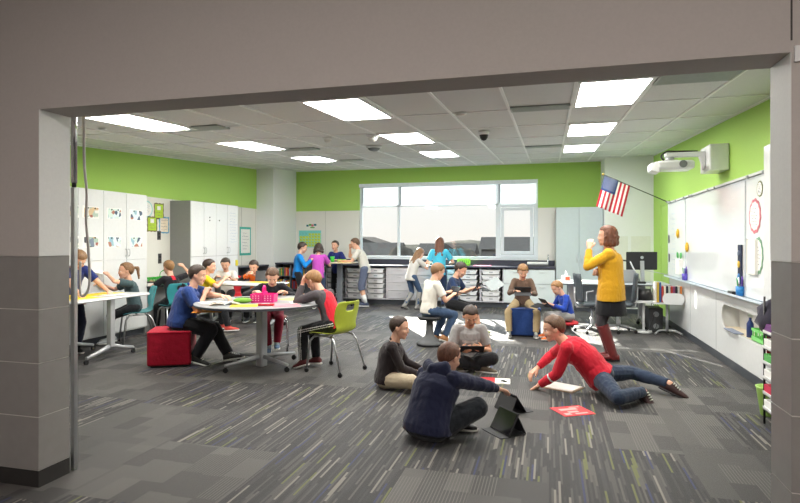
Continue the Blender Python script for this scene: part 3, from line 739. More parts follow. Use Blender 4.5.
for lb, y, z, w, h, bd, fc in (('upper lime green framed notice on the niche wall', 8.72, 2.06, 0.26, 0.29, brn, lm), ('lower lime green framed notice left on the niche wall', 8.54, 1.82, 0.26, 0.27, brn, lm), ('cream notice with wavy blue border on the niche wall', 8.86, 1.81, 0.27, 0.30, blu, cr)):
    t = flat_sign('wall_notice', lb, 'notice', y, z, w, h, bd, fc, 4, 'notices on the niche wall')
    if fc is lm: M().box((0.0061, -0.05, 0.02), (0.0075, 0.04, 0.09)).build('label_card', paper, t)
t = thing('round_notice', 'round white notice with pale teal rim beside the cabinet', 'notice', (XL, 8.40, 2.08))
M().cyl((0.001, 0, 0), (0.004, 0, 0), 0.15, n=32).build('rim', mat('pale teal card', (150, 212, 208), 0.8), t)
M().cyl((0.004, 0, 0), (0.006, 0, 0), 0.125, n=32).build('card', paper, t)
m = M(); scribble(m, (0.0062, -0.08, 0.06), (0, 1, 0), (0, 0, 1), 0.16, 0.12, 4, (1, 0, 0)); m.build('lettering', M_ink, t)
for lb, y, z, h in (('upper black wall switch plate above the wall desk', 8.72, 1.62, 0.16), ('black outlet plate lower on the wall above the desk', 8.74, 1.20, 0.18)):
    t = thing('outlet_plate', lb, 'outlet', (XL, y, z), 0, 'black plates on the niche wall'); M().rbox((0, -0.045, -h/2), (0.01, 0.045, h/2), 0.004).build('plate', mat('dark grey plate', (70, 70, 70), 0.5), t)
    M().box((0.01, -0.02, -h*0.3), (0.014, 0.02, -0.01)).box((0.01, -0.02, 0.01), (0.014, 0.02, h*0.3)).build('socket', black, t)
flat_sign('wall_poster', 'white poster with teal border on the left wall beside the column', 'poster', 11.72, 1.52, 0.50, 0.66, mat('teal border', (70, 176, 160), 0.8), paper, 6, None, False, ink=M_inkd)
t = thing('hanging_chart', 'narrow strip of teal cards hanging beside the white cabinet', 'wall chart', (XL, 10.95, 1.55))
for k in range(7): M().box((0.001, -0.05, -0.36+0.11*k), (0.004, 0.05, -0.28+0.11*k)).build('card', mat('teal card', (60, 150, 150), 0.8), t)
for y, z in ((11.3, 1.58), (11.3, 1.14)):
    tag(M().rbox((XL, y-0.03, z-0.07), (XL+0.012, y+0.03, z+0.07), 0.004).build('switch_plate', MC['dark grey plate']), '%s grey switch plate on the left wall beside the poster' % ('upper' if z > 1.4 else 'lower'), 'switch', 'switch plates by the poster')

# ------------------------------------------------------------------ low cabinets along left and back walls
M_ctop = mat('dark counter edge', (62, 64, 78), 0.35, var=0.08); M_cab = mat('grey melamine', (188, 186, 192), 0.5, var=0.03)
M_bk = mat('dark grey bookcase', (98, 100, 106), 0.55, var=0.05)
book_c = [(196, 60, 52), (232, 226, 214), (60, 92, 150), (216, 176, 60), (84, 140, 92), (150, 80, 120), (40, 44, 56), (222, 130, 60), (120, 160, 190), (206, 206, 196)]
book_n = ['red', 'cream', 'blue', 'yellow', 'green', 'purple', 'black', 'orange', 'light blue', 'pale grey']
def books(x0, x1, y, z, h, where, axis='x', step=0.035, face=-1):
    x = x0
    while x < x1:
        k = random.randrange(len(book_c)); w = random.uniform(0.6, 1.2)*step; hh = h*random.uniform(0.75, 1.0)
        mt_ = mat('book cover '+book_n[k], book_c[k], 0.6)
        m = M(); d = 0.18
        m.box((-w/2, 0, 0), (w/2, 0.004, hh)).box((-w/2, 0, 0), (-w/2+0.003, d, hh)).box((w/2-0.003, 0, 0), (w/2, d, hh)).box((-w/2+0.003, 0.004, 0.004), (w/2-0.003, d-0.004, hh-0.004), 1)
        o = m.build('book', [mt_, paper]); tag(o, '%s book standing %s' % (book_n[k], where), 'book', 'books '+where)
        if axis == 'x': place(o, (x+w/2, y, z), 0)
        else: place(o, (y, x+w/2, z), 90 if face < 0 else -90)
        x += w+0.004
def bookcase(label, loc, rz, W, D, H, shelves):
    t = thing('bookcase', label, 'bookcase', loc, rz, 'dark low bookcases')
    m = M().box((0, 0, 0), (0.02, D, H-0.03)).box((W-0.02, 0, 0), (W, D, H-0.03)).box((0.02, D-0.015, 0.08), (W-0.02, D, H-0.03)).box((0.02, 0.02, 0), (W-0.02, D, 0.08)).box((W/2-0.01, 0.005, 0.08), (W/2+0.01, D-0.015, H-0.03))
    m.build('case', M_bk, t); M().box((-0.005, -0.01, H-0.03), (W+0.005, D, H)).build('top', M_ctop, t)
    for z in shelves: M().box((0.02, 0.01, z-0.02), (W-0.02, D-0.015, z)).build('shelf', M_bk, t)
    return t
bookcase('dark low bookcase of picture books beneath the calendar', (-6.26, 13.12, 0), 0, 0.86, 0.36, 1.0, (0.42, 0.72))
for z, hh, wn_ in ((0.08, 0.24, 'on the bottom'), (0.42, 0.22, 'on the middle'), (0.72, 0.2, 'on the top')):
    for xa, xb in ((-6.23, -5.87), (-5.80, -5.46)): books(xa, xb, 13.16, z, hh, '%s shelf of the bookcase beneath the calendar' % wn_)
t = bookcase('dark low bookcase standing along the left wall before the column', (-6.49, 10.75, 0), 90, 1.42, 0.34, 0.96, (0.5,))
bookcase('dark low bookcase of books in front of the corner column', (-6.16, 11.88, 0), 0, 0.76, 0.34, 1.02, (0.42, 0.72))
for z, hh, wn_ in ((0.08, 0.24, 'on the bottom'), (0.42, 0.22, 'on the middle'), (0.72, 0.2, 'on the top')):
    for xa, xb in ((-6.12, -5.81), (-5.75, -5.46)): books(xa, xb, 11.92, z, hh, '%s shelf of the bookcase by the corner column' % wn_)
# base units under the window: tote racks and drawer units
YU = 12.92
def unit(label, x0, x1, kind):
    """kind: tote rack or drawers"""
    t = thing('tote_rack' if kind == 'tote' else 'drawer_unit', label, 'storage rack' if kind == 'tote' else 'drawer unit', (x0, YU, 0), 0, 'units under the window counter')
    W = x1-x0; D = 0.56
    m = M().box((0, 0, 0.12), (0.02, D, 0.90)).box((W-0.02, 0, 0.12), (W, D, 0.90)).box((0.02, D-0.02, 0.12), (W-0.02, D, 0.90)).box((0.02, 0, 0.12), (W-0.02, D, 0.145)).box((0.0, 0.06, 0.0), (W, D, 0.12), 1)
    m.build('case', [M_cab, M_base], t)
    if kind == 'drawer':
        n = 4
        for k in range(n):
            z0 = 0.15+0.75*k/n; d = M().rbox((0.022, -0.018, z0+0.004), (W-0.022, 0.4, z0+0.75/n-0.004), 0.004, n=1).build('drawer', mat('pale grey drawer front', (196, 194, 198), 0.45, var=0.02), t)
            M().tube([(W/2-0.05, -0.018, z0+0.13), (W/2-0.05, -0.04, z0+0.13), (W/2+0.05, -0.04, z0+0.13), (W/2+0.05, -0.018, z0+0.13)], 0.004, 6).build('handle', steel, d)
    elif kind == 'door':
        for a, b in ((0.0, W/2), (W/2, W)):
            for z0, z1 in ((0.13, 0.55), (0.56, 0.88)):
                d = M().rbox((a+0.004, -0.018, z0), (b-0.004, 0.0, z1), 0.003, n=1).build('door', mat('pale green grey laminate', (214, 222, 222), 0.4, var=0.02), t)
                M().tube([((a+b)/2-0.06, -0.018, z1-0.07), ((a+b)/2-0.06, -0.045, z1-0.07), ((a+b)/2+0.06, -0.045, z1-0.07), ((a+b)/2+0.06, -0.018, z1-0.07)], 0.004, 6).build('handle', steel, d)
    return t
M_tote = mat('white tote plastic', (232, 231, 232), 0.4, var=0.02)
tote0 = None
def totes(x0, x1, cname):
    global tote0
    W = x1-x0-0.05; 
    for k in range(6):
        z = 0.15+0.122*k
        rows = ['bottom', 'fifth', 'fourth', 'third', 'second', 'top']
        lb = 'white tote bin in the %s row of the %s' % (rows[k], cname)
        if tote0 is None or abs(tote0[1]-W) > 0.02:
            t = thing('tote_bin', lb, 'storage bin', (x0+0.025, YU+0.0, z), 0, 'white tote bins under the window')
            m = M(); hh = 0.095; D = 0.42
            m._a([(0.03, -0.005, 0), (W-0.08, -0.005, 0), (W-0.055, -0.012, hh), (0.005, -0.012, hh), (0.03, D, 0), (W-0.08, D, 0), (W-0.055, D, hh), (0.005, D, hh)],
                 [(0, 1, 2, 3), (5, 4, 7, 6), (4, 0, 3, 7), (1, 5, 6, 2), (3, 2, 6, 7), (4, 5, 1, 0)], 0, False)
            m.build('tub', M_tote, t)
            M().rbox((-0.004, -0.022, hh-0.012), (W-0.045, D, hh+0.004), 0.004, n=1).build('rim', M_tote, t)
            M().box((W*0.36, -0.012, hh*0.4), (W*0.54, -0.006, hh*0.62)).build('label_slot', mat('grey label', (160, 160, 166), 0.6), t)
            tote0 = (t, W)
        else: dup(tote0[0], (x0+0.025, YU+0.0, z), 0, lb)
racks = [(-5.32, -4.80, 'tote', 'leftmost tote rack'), (-4.80, -4.28, 'tote', 'second tote rack from the left'), (-4.28, -3.76, 'tote', 'third tote rack from the left'), (-3.76, -3.16, 'drawer', 'left drawer unit'),
         (-3.16, -2.56, 'drawer', 'right drawer unit'), (-2.56, -2.04, 'tote', 'tote rack behind the teal shirt'), (-2.04, -1.52, 'tote', 'tote rack above the grey tee boy'), (-1.52, -1.0, 'tote', 'rightmost tote rack')]
for x0, x1, kd, nm_ in racks:
    unit(('open grey rack holding white totes, the %s' if kd == 'tote' else 'grey four drawer cabinet under the window, the %s') % nm_, x0, x1, kd)
    if kd == 'tote': totes(x0, x1, nm_)
unit('pale grey green cupboard under the counter at the right', -1.0, 0.13, 'door')
o = M().box((-5.36, 12.86, 0.905), (0.13, YB, 0.945), 0).box((-5.36, YB-0.02, 0.945), (0.13, YB, 1.07), 0).build('counter_top', [M_ctop], bevel=0.004)
tag(o, 'long dark counter top running under the window', 'counter')
# tall cabinet at the right end
t = thing('wardrobe_cabinet', 'pale grey green double door cabinet right of the window', 'cabinet', (0.15, 12.86, 0))
ggm = mat('pale grey green melamine', (186, 198, 200), 0.45, var=0.02)
M().box((0, 0, 0.1), (0.98, 0.63, 2.26)).box((0.0, 0.03, 0), (0.98, 0.63, 0.1), 1).build('body', [ggm, M_base], t)
for a, hx in ((0.0, 0.44), (0.49, 0.54)):
    d = M().rbox((a+0.004, -0.022, 0.11), (a+0.486, 0.0, 2.255), 0.004, n=1).build('door', ggm, t)
    M().tube([(hx, -0.022, 1.05), (hx, -0.05, 1.06), (hx, -0.05, 1.2), (hx, -0.022, 1.21)], 0.005, 6).build('handle', steel, d)
# on the counter
t = thing('printer', 'flat white scanner on the counter beside the tall cabinet', 'printer', (-0.28, 13.15, 0.945))
M().rbox((-0.26, -0.17, 0.0), (0.28, 0.17, 0.05), 0.02).build('body', mat('dark grey plastic', (70, 72, 76), 0.5), t); M().rbox((-0.2, -0.17, 0.05), (0.26, 0.17, 0.10), 0.02).build('lid', white, t)
t = thing('soap_dispenser', 'small chrome tap at the end of the window counter', 'tap', (-0.02, 13.34, 0.945))
M().cyl((0, 0, 0), (0, 0, 0.18), 0.018, 0.014).build('body', chrome, t); M().tube(smooth([(0, 0, 0.17), (0, -0.02, 0.24), (0, -0.09, 0.26), (0, -0.13, 0.21)], 4), 0.012).build('spout', chrome, t)
basket('lime green open bin on the window counter beside the teal shirt', lgn, (-1.93, 13.1, 0.945), 0.14, 0.12, 0.16, False)
tag(place(M().box((-0.2, -0.14, 0), (0.2, 0.14, 0.012)).build('paper_stack', mat('pink paper', (214, 90, 130), 0.8)), (-1.5, 13.1, 0.945)), 'pink sheets lying on the window counter', 'papers')

# calendar
t = thing('wall_calendar', 'lime and turquoise grid calendar on the back wall', 'calendar', (-6.0, YB, 1.58))
M().box((-0.32, -0.004, -0.22), (0.30, 0, 0.22)).build('sheet', mat('turquoise card', (120, 206, 200), 0.8), t)
m = M()
for r in range(5):
    for c in range(7):
        if r == 4 and c < 3: continue
        m.box((-0.30+0.085*c, -0.0055, -0.20+0.072*r), (-0.30+0.085*c+0.073, -0.004, -0.20+0.072*r+0.06))
m.build('day_square', mat('lime squares', (196, 214, 70), 0.8), t)
m = M()
for r in range(5):
    for c in range(7): m.box((-0.29+0.085*c, -0.0062, -0.165+0.072*r), (-0.278+0.085*c, -0.0055, -0.15+0.072*r))
m.build('day_number', M_inkd, t)
t = thing('month_header', 'small colourful banner pinned above the calendar', 'banner', (-5.98, YB, 1.90))
m = M()
for i, (x, z, w, h) in enumerate(((-0.13, 0, 0.06, 0.05), (-0.06, 0.02, 0.07, 0.05), (0.01, 0.0, 0.06, 0.06), (0.08, 0.02, 0.07, 0.05), (-0.02, -0.04, 0.12, 0.03))): m.box((x, -0.004, z), (x+w, 0, z+h), i % 3)
m.build('letters', [mat('dark teal card', (30, 110, 120), 0.8), mat('grass card', (90, 160, 80), 0.8), mat('rose card', (200, 110, 120), 0.8)], t)
# ------------------------------------------------------------------ right wall
def wb(label, ya, yb, kind=0):
    t = thing('whiteboard', label, 'whiteboard', (XR, ya, 0.905), 0, 'whiteboards on the right wall')
    W = yb-ya
    M().box((-0.028, 0.012, 0.012), (-0.004, W-0.012, 1.263)).build('panel', mat('glossy whiteboard', (236, 240, 241), 0.12, var=0.01, coat=0.4), t)
    M().box((-0.034, 0, 0), (0, 0.012, 1.275)).box((-0.034, W-0.012, 0), (0, W, 1.275)).box((-0.034, 0.012, 1.263), (0, W-0.012, 1.275)).box((-0.034, 0.012, 0), (0, W-0.012, 0.012)).build('frame', mat('pale anodised frame', (206, 212, 216), 0.35, 0.3), t)
    return t
wb('far whiteboard panel with a written list, by the flag', 9.66, 10.98)
wb('long middle whiteboard panel on the right wall', 6.88, 9.65)
wb('nearest whiteboard panel hung with papers, by the right pillar', 4.3, 6.87)
t = thing('map_rail', 'thin white rail with clips along the top of the whiteboards', 'rail', (XR, 4.3, 2.19))
M().box((-0.045, 0, 0), (0, 6.68, 0.028)).build('rail', white, t)
for y in (5.2, 6.3, 6.75, 8.0, 8.3, 9.2, 9.35, 9.7, 10.3, 10.7): M().box((-0.06, y-4.3-0.02, -0.012), (-0.045, y-4.3+0.02, 0.02)).build('clip', steel, t)
tag(M().box((XR-0.10, 4.3, 0.885), (XR, 10.98, 0.897)).box((XR-0.10, 4.3, 0.897), (XR-0.094, 10.98, 0.91)).build('marker_tray', mat('white blue tray', (214, 226, 236), 0.3)), 'long white marker tray under the whiteboards', 'marker tray')
tag(M().tube([(XR-0.05, 10.9, 0.916), (XR-0.45, 11.25, 0.99)], 0.006).build('pointer_stick', steel), 'thin pointer sticking out past the far end of the tray', 'pointer')
XB = XR-0.0295
m = M(); scribble(m, (XB, 10.70, 1.98), (0, -1, 0), (0, 0, 1), 0.35, 0.95, 12, (-1, 0, 0)); tag(m.build('whiteboard_writing', M_ink), 'faint blue handwritten list on the far whiteboard panel', 'writing')
m = M(); scribble(m, (XB, 7.35, 2.0), (0, -1, 0), (0, 0, 1), 0.16, 0.8, 8, (-1, 0, 0)); tag(m.build('whiteboard_writing', mat('very faint ink', (206, 216, 224), 0.6)), 'very faint writing near the right edge of the long middle whiteboard', 'writing')
ylw = mat('yellow magnet', (222, 176, 40), 0.5)
for lb, y, z in (('upper yellow banana shaped magnet on the far whiteboard', 10.12, 1.64), ('lower yellow banana shaped magnet on the long whiteboard', 9.48, 1.42)):
    tag(place(M().tube([(0, 0.03, 0.07), (-0.012, -0.02, 0.03), (-0.012, -0.02, -0.03), (0, 0.03, -0.07)], [0.012, 0.024, 0.024, 0.012]).build('yellow_magnet', ylw), (XB-0.012, y, z)), lb, 'magnet', 'yellow magnets')
for lb, y, z in (('upper small black clip on the far whiteboard frame edge', 10.88, 1.55), ('lower small black clip on the far whiteboard frame edge', 10.86, 1.22)):
    t = thing('board_clip', lb, 'clip', (XB-0.002, y, z), 0, 'black clips on the far whiteboard')
    M().box((-0.012, -0.02, -0.07), (0, 0.02, 0.07)).build('body', mat('dark grey plate', (70, 70, 70), 0.5), t)
t = thing('pocket_holder', 'white pocket holder with green leaf tops by the far tray', 'holder', (XB, 9.95, 0.98))
M().box((-0.06, -0.14, 0), (0, 0.14, 0.24)).build('pocket', paper, t)
for y in (-0.14, -0.09, 0.09, 0.15): M().ell((-0.03, y, 0.28+abs(y)*0.2), (0.01, 0.03, 0.05)).build('leaf_top', mat('leaf green', (70, 160, 80), 0.7), t)
def marker_cup(label, y, col):
    t = thing('marker_cup', label, 'cup', (XR-0.06, y, 0.91)); M().cyl((0, 0, -0.005), (0, 0, 0.1), 0.04, 0.045, 18).build('cup', col, t)
    for i in range(5):
        a = i*1.3; M().cyl((0.015*cos(a), 0.02*sin(a), 0.02), (0.03*cos(a), 0.035*sin(a), 0.17+0.01*i), 0.008).build('marker', [black, mat('blue marker', (30, 80, 170), .5), mat('green marker', (40, 150, 80), .5), M_hand, mat('purple marker', (90, 50, 160), .5)][i], t)
marker_cup('purple cup of markers at the far end of the tray', 9.55, mat('purple cup', (84, 70, 170), 0.4))
marker_cup('blue cup of markers on the tray near the niche', 6.95, mat('sky blue cup', (40, 130, 200), 0.4))
tag(place(M().rbox((-0.03, -0.09, 0), (0.03, 0.09, 0.035), 0.01).build('board_eraser', black), (XR-0.05, 7.25, 0.897)), 'black board eraser on the tray left of the blue cup', 'eraser')
t = thing('marker_pouch', 'tall dark pouch with blue and yellow pens on the whiteboard', 'pouch', (XB, 7.02, 1.25))
M().rbox((-0.02, -0.06, -0.22), (0, 0.06, 0.22), 0.01).build('strip', mat('dark navy felt', (46, 54, 76), 0.9), t)
for z, c in ((-0.14, (70, 130, 190)), (0.0, (216, 180, 60)), (0.12, (90, 100, 120))): M().ell((-0.024, 0, z), (0.012, 0.035, 0.04)).build('pocket', mat('pouch %d' % c[0], c, 0.7), t)
def paper_round(label, y, z, r, c, h=None):
    t = thing('hanging_paper', label, 'paper sign', (XB, y, z)); n = 48
    m = M(); P = [(r*(1+0.04*sin(12*2*pi*i/n))*cos(2*pi*i/n), (h or r)*(1+0.04*sin(12*2*pi*i/n))*sin(2*pi*i/n)) for i in range(n)]
    m._a([(-0.004, a, b) for a, b in P]+[(0, a, b) for a, b in P], [tuple(range(n-1, -1, -1))]+[(n+i, n+(i+1) % n, (i+1) % n, i) for i in range(n)], 0, False); m.build('border', c, t)
    m = M(); m._a([(-0.006, a*0.82, b*0.82) for a, b in P]+[(-0.004, a*0.82, b*0.82) for a, b in P], [tuple(range(n-1, -1, -1))]+[(n+i, n+(i+1) % n, (i+1) % n, i) for i in range(n)], 0, False); m.build('card', paper, t)
    m = M(); scribble(m, (-0.0062, r*0.5, (h or r)*0.4), (0, -1, 0), (0, 0, 1), r, (h or r)*0.9, 6, (-1, 0, 0)); m.build('lettering', M_inkd, t)
paper_round('round white paper with pink scalloped border on the near whiteboard', 6.58, 1.77, 0.17, mat('pink border', (206, 120, 130), 0.8), 0.18)
paper_round('oval white paper with green leafy border below the pink bordered one', 6.48, 1.36, 0.13, mat('leafy border', (120, 160, 130), 0.8), 0.19)
tag(place(M().rbox((-0.012, -0.13, -0.2), (0, 0.13, 0.17), 0.02).build('white_pouch', paper), (XB-0.012, 6.62, 1.36)), 'white crumpled sheet hanging beside the leafy bordered paper', 'paper sign')
paper_round('small white paper partly hidden at the top of the near whiteboard', 6.44, 2.04, 0.08, mat('olive border', (120, 124, 90), 0.8))
# niche contents
basket('lime green basket in the wall niche', mat('lime basket', (110, 205, 96), 0.4), (XR+0.10, 6.62, NZ0+0.006), 0.09, 0.20, 0.13, False)
t = thing('spray_bottle', 'blue and white cleaning bottle in the wall niche', 'bottle', (XR+0.06, 7.02, NZ0+0.002))
M().loft([((0, 0, 0), .035, .035), ((0, 0, 0.15), .035, .035), ((0, 0, 0.19), .014, .014), ((0, 0, 0.22), .014, .014)], (0, 0, 1), 16).build('bottle', mat('navy bottle', (40, 60, 120), .4), t)
M().box((-0.03, -0.012, 0.22), (0.02, 0.012, 0.25)).build('spray_head', white, t)
tag(place(M().rbox((-0.05, -0.22, 0), (0.05, 0.2, 0.012), 0.01).build('felt_pad', mat('blue grey felt', (130, 138, 156), 0.9)), (XR+0.0, 7.4, NZ0+0.004)), 'flat blue grey pad at the left end of the niche', 'pad')
# projector on its wall arm
t = thing('projector', 'white short throw projector on a wall arm above the whiteboard', 'projector', (XR, 7.75, 2.53))
M().rbox((-0.22, -0.22, -0.16), (0, 0.22, 0.16), 0.02).build('wall_box', white, t, 0.005)
m = M().rbox((-0.68, -0.045, 0.04), (-0.2, 0.045, 0.10), 0.02)._a([(-0.225, -0.05, 0.10), (-0.225, 0.05, 0.10), (-0.225, 0.05, -0.12), (-0.225, -0.05, -0.12), (-0.30, -0.04, 0.09), (-0.30, 0.04, 0.09), (-0.235, 0.04, -0.12), (-0.235, -0.04, -0.12)], [(0, 1, 2, 3), (7, 6, 5, 4), (0, 4, 5, 1), (1, 5, 6, 2), (2, 6, 7, 3), (3, 7, 4, 0)], 0, False)
m.build('arm', white, t)
body = M().rbox((-0.80, -0.17, -0.125), (-0.36, 0.17, -0.015), 0.05, n=5)
body._a([(-0.86, -0.13, -0.04), (-0.86, 0.13, -0.04), (-0.86, 0.13, -0.13), (-0.86, -0.13, -0.13), (-0.79, -0.16, -0.02), (-0.79, 0.16, -0.02), (-0.76, 0.16, -0.16), (-0.76, -0.16, -0.16)], [(0, 1, 2, 3), (7, 6, 5, 4), (0, 4, 5, 1), (1, 5, 6, 2), (2, 6, 7, 3), (3, 7, 4, 0)], 0, False)
body = body.build('housing', white, t, 0.008)
M().cyl((-0.50, -0.172, -0.065), (-0.50, -0.185, -0.065), 0.045, n=24).build('fan_grille', mat('grey grille', (120, 124, 126), 0.6), body)
M().cyl((-0.62, 0, -0.015), (-0.62, 0, 0.04), 0.05).box((-0.7, -0.08, -0.015), (-0.54, 0.08, 0.0)).build('mount', silver, t)
M().tube(smooth([(-0.3, 0.0, 0.108), (-0.55, 0.0, 0.115), (-0.66, -0.02, 0.112), (-0.73, -0.05, 0.05), (-0.69, -0.06, -0.012)], 5), 0.011).build('cable', black, t)
t = thing('side_board', 'tall slim white board standing proud of the whiteboards beside the right pillar', 'board', (XR, 6.03, 2.33))
M().rbox((-0.08, -0.2, -1.38), (-0.036, 0.16, 0.10), 0.01).build('panel', white, t)
# flag
fp = thing('flag_pole', 'thin black flag pole slanting out from the whiteboard corner', 'flag pole', (XR, 10.97, 2.20))
tip = V((-1.17, -0.42, 0.50)); M().cyl((0, 0, 0), tip, 0.009, 0.007).build('pole', black, fp); M().ell(tip, 0.02).build('finial', mat('brass', (190, 160, 80), .3, .8), fp); M().cyl((-0.0, 0, 0), tip*0.06, 0.018).build('bracket', steel, fp)
fl_ = thing('american_flag', 'small American flag hanging from the slanting pole', 'flag', (XR, 10.97, 2.20))
NU, NV = 26, 24; a0, a1 = tip*0.975, tip*0.60
def fpt(u, v):   # u along the pole (0 = tip end), v down
    p = a0.lerp(a1, u); d = V((-0.13, -0.02, -0.55)) if True else 0
    w = 0.018*sin(u*11+v*2.5)*(0.3+v)
    return p+d*v+V((-0.02*v*(1-u), w, -0.0))
vs = [fpt(i/NU, j/NV) for j in range(NV+1) for i in range(NU+1)]
m = M(); fs = []; 
m._a(vs, [(j*(NU+1)+i, j*(NU+1)+i+1, (j+1)*(NU+1)+i+1, (j+1)*(NU+1)+i) for j in range(NV) for i in range(NU)])
m.mi = [(2 if (j < NV*0.42 and i < 14) else (0 if (i//2) % 2 == 0 else 1)) for j in range(NV) for i in range(NU)]
fo = m.build('cloth', [cloth('flag red', (196, 40, 56)), cloth('flag white', (238, 236, 232)), cloth('flag blue', (44, 66, 120))], fl_)
s = fo.modifiers.new('t', 'SOLIDIFY'); s.thickness = 0.002; s.offset = 0
m = M()
for r in range(6):
    for c in range(8 if r % 2 == 0 else 7):
        u = (0.035+c*0.062+(0.031 if r % 2 else 0)); v = 0.035+r*0.066; p = fpt(u, v)
        for sd in (-1, 1):
            q = p+V((0, 0.0022*sd, 0)); k = [q+V((0.0105*cos(pi/2+2*pi*h/10)*(1 if h % 2 == 0 else .45), 0, 0.0105*sin(pi/2+2*pi*h/10)*(1 if h % 2 == 0 else .45))) for h in range(10)]
            m._a(k, [tuple(range(10))], 0, False)
m.build('star', MC['flag white'], fl_)

# ------------------------------------------------------------------ teacher's desk
t = thing('teacher_desk', "long grey topped desk on silver legs by the right wall", 'desk', (1.07, 10.65, 0))
M().rbox((-0.92, -0.48, 0.755), (0.92, 0.48, 0.785), 0.12, n=6).build('table_top', mat('grey laminate top', (176, 182, 188), 0.3), t)
M().rbox((-0.925, -0.485, 0.757), (0.925, 0.485, 0.776), 0.12, n=6).build('edge_band', dark, t)
M().box((-0.75, 0.2, 0.32), (0.6, 0.22, 0.74)).build('modesty_panel', mat('grey panel', (150, 158, 164), 0.5), t)
for x in (-0.68, 0.50):
    lg = M().rbox((x-0.05, -0.04, 0.15), (x+0.05, 0.04, 0.755), 0.015).build('leg', silver, t)
    m = M()
    for s_ in (-1, 1): m.loft([((x, 0.03*s_, 0.2), 0.035, 0.035), ((x, 0.36*s_, 0.07), 0.022, 0.02)], (0, s_, -0.3), 10)
    m.build('foot', silver, lg)
    for s_ in (-1, 1): caster(M(), x, 0.36*s_).build('caster', black, lg)
t = thing('monitor', 'black computer monitor seen from behind on the long desk', 'monitor', (1.60, 10.75, 0.785), 12)
M().rbox((-0.14, -0.09, 0), (0.12, 0.11, 0.012), 0.02).build('base', steel, t)
M().rbox((-0.035, -0.03, 0.012), (0.035, 0.0, 0.38), 0.01, R=Rx(-4)).build('stand', steel, t)
M().rbox((-0.27, 0.0, 0.22), (0.27, 0.035, 0.54), 0.012).build('screen', black, t, 0.006)
M().cyl((0, -0.001, 0.44), (0, -0.004, 0.44), 0.028, n=24).build('emblem', steel, t)
t = thing('laptop', 'open silver laptop with its lid towards the room', 'laptop', (1.28, 10.55, 0.785), 8)
M().rbox((-0.17, 0.0, 0), (0.17, 0.24, 0.016), 0.012).build('keyboard_base', steel, t); M().rbox((-0.17, -0.008, 0.016), (0.17, 0.0, 0.235), 0.003, R=Rx(12), c=(0, 0, 0.016)).build('lid', silver, t)
M().cyl((0, 0.035, 0.125), (0, 0.03, 0.125), 0.022, n=20).build('emblem', white, t)
t = thing('document_camera', 'black jointed arm lamp standing on the long desk', 'desk lamp', (1.52, 10.42, 0.785), 0)
M().rbox((-0.09, -0.07, 0), (0.09, 0.07, 0.035), 0.02).build('base', black, t); M().tube([(0, 0, 0.03), (-0.16, 0.02, 0.38)], 0.013).build('arm', silver, t); M().tube([(-0.16, 0.02, 0.38), (-0.3, 0.0, 0.40)], 0.014).ell((-0.31, 0, 0.385), (0.04, 0.03, 0.025)).build('head', black, t)
t = thing('flower_vase', 'vase of pink flowers on the long desk behind the teacher', 'flowers', (1.12, 10.85, 0.785))
M().loft([((0, 0, 0), .04, .04), ((0, 0, 0.1), .05, .05), ((0, 0, 0.2), .03, .03)], (0, 0, 1)).build('vase', silver, t)
for k in range(7):
    a = k*0.9; p = V((0.05*cos(a), 0.05*sin(a), 0.30+0.03*(k % 3)))
    st = M().tube([(0, 0, 0.15), p], 0.003, 6).build('stem', mat('leaf green', (70, 160, 80), .7), t); M().ell(p, (0.03, 0.03, 0.022)).build('bloom', mat('magenta petals', (226, 60, 160), .6), st)
t = thing('tissue_box', 'white and orange tissue pack on the left end of the long desk', 'tissue box', (0.30, 10.7, 0.785), 20)
M().rbox((-0.07, -0.05, 0), (0.07, 0.05, 0.1), 0.01).build('box', white, t); M().box((-0.03, -0.0515, 0.02), (0.05, -0.05, 0.08)).build('print', mat('orange red print', (226, 90, 50), .6), t)
m = M(); m.loft([((0, 0, 0.1), 0.045, 0.02), ((0.01, 0, 0.14), 0.03, 0.015), ((-0.01, 0, 0.19), 0.012, 0.006)], (0, 0, 1), 8); m.build('tissue', paper, t)
tag(place(M().box((-0.16, -0.11, 0), (0.16, 0.11, 0.006)).build('paper_stack', paper), (0.62, 10.75, 0.785), 4), 'white papers spread on the long desk left of the teacher', 'papers')
t = thing('desk_cables', 'black cables hanging down behind the right end of the desk', 'cable', (1.78, 10.9, 0))
for k in range(4): M().tube(smooth([(0.03*k, 0, 0.74), (0.03*k-0.02, 0.02, 0.5), (0.04*k+0.02, 0.0, 0.25), (0.05*k-0.05, 0.03, 0.02)], 5), 0.005, 6).build('cable', black, t)
# book cart against the right wall
t = thing('book_cart', 'small white wheeled cart with curved side holding books', 'cart', (1.86, 9.95, 0))
M().box((-0.24, -0.17, 0.50), (0.2, 0.18, 0.52)).box((-0.24, 0.165, 0.52), (0.2, 0.18, 0.66)).build('tray', white, t)
poly = rrect(-0.10, 0.50, 0.22, 0.68, 0.08); 
m = M(); n = len(poly); m._a([(x, -0.185, z) for x, z in poly]+[(x, -0.17, z) for x, z in poly], [tuple(range(n)), tuple(range(2*n-1, n-1, -1))]+[((i+1) % n, i, n+i, n+(i+1) % n) for i in range(n)], 0, False); m.build('side_panel', white, t)
lg = M().cyl((0.0, 0.0, 0.05), (0.0, 0.0, 0.5), 0.022).build('post', silver, t)
M().tube(smooth([(-0.2, -0.14, 0.02), (-0.12, -0.03, 0.055), (0, 0, 0.06), (0.12, -0.03, 0.055), (0.2, -0.14, 0.02)], 5), 0.016).tube([(0, 0, 0.05), (0.0, 0.2, 0.03)], 0.016).build('foot', silver, t)
x = 1.66
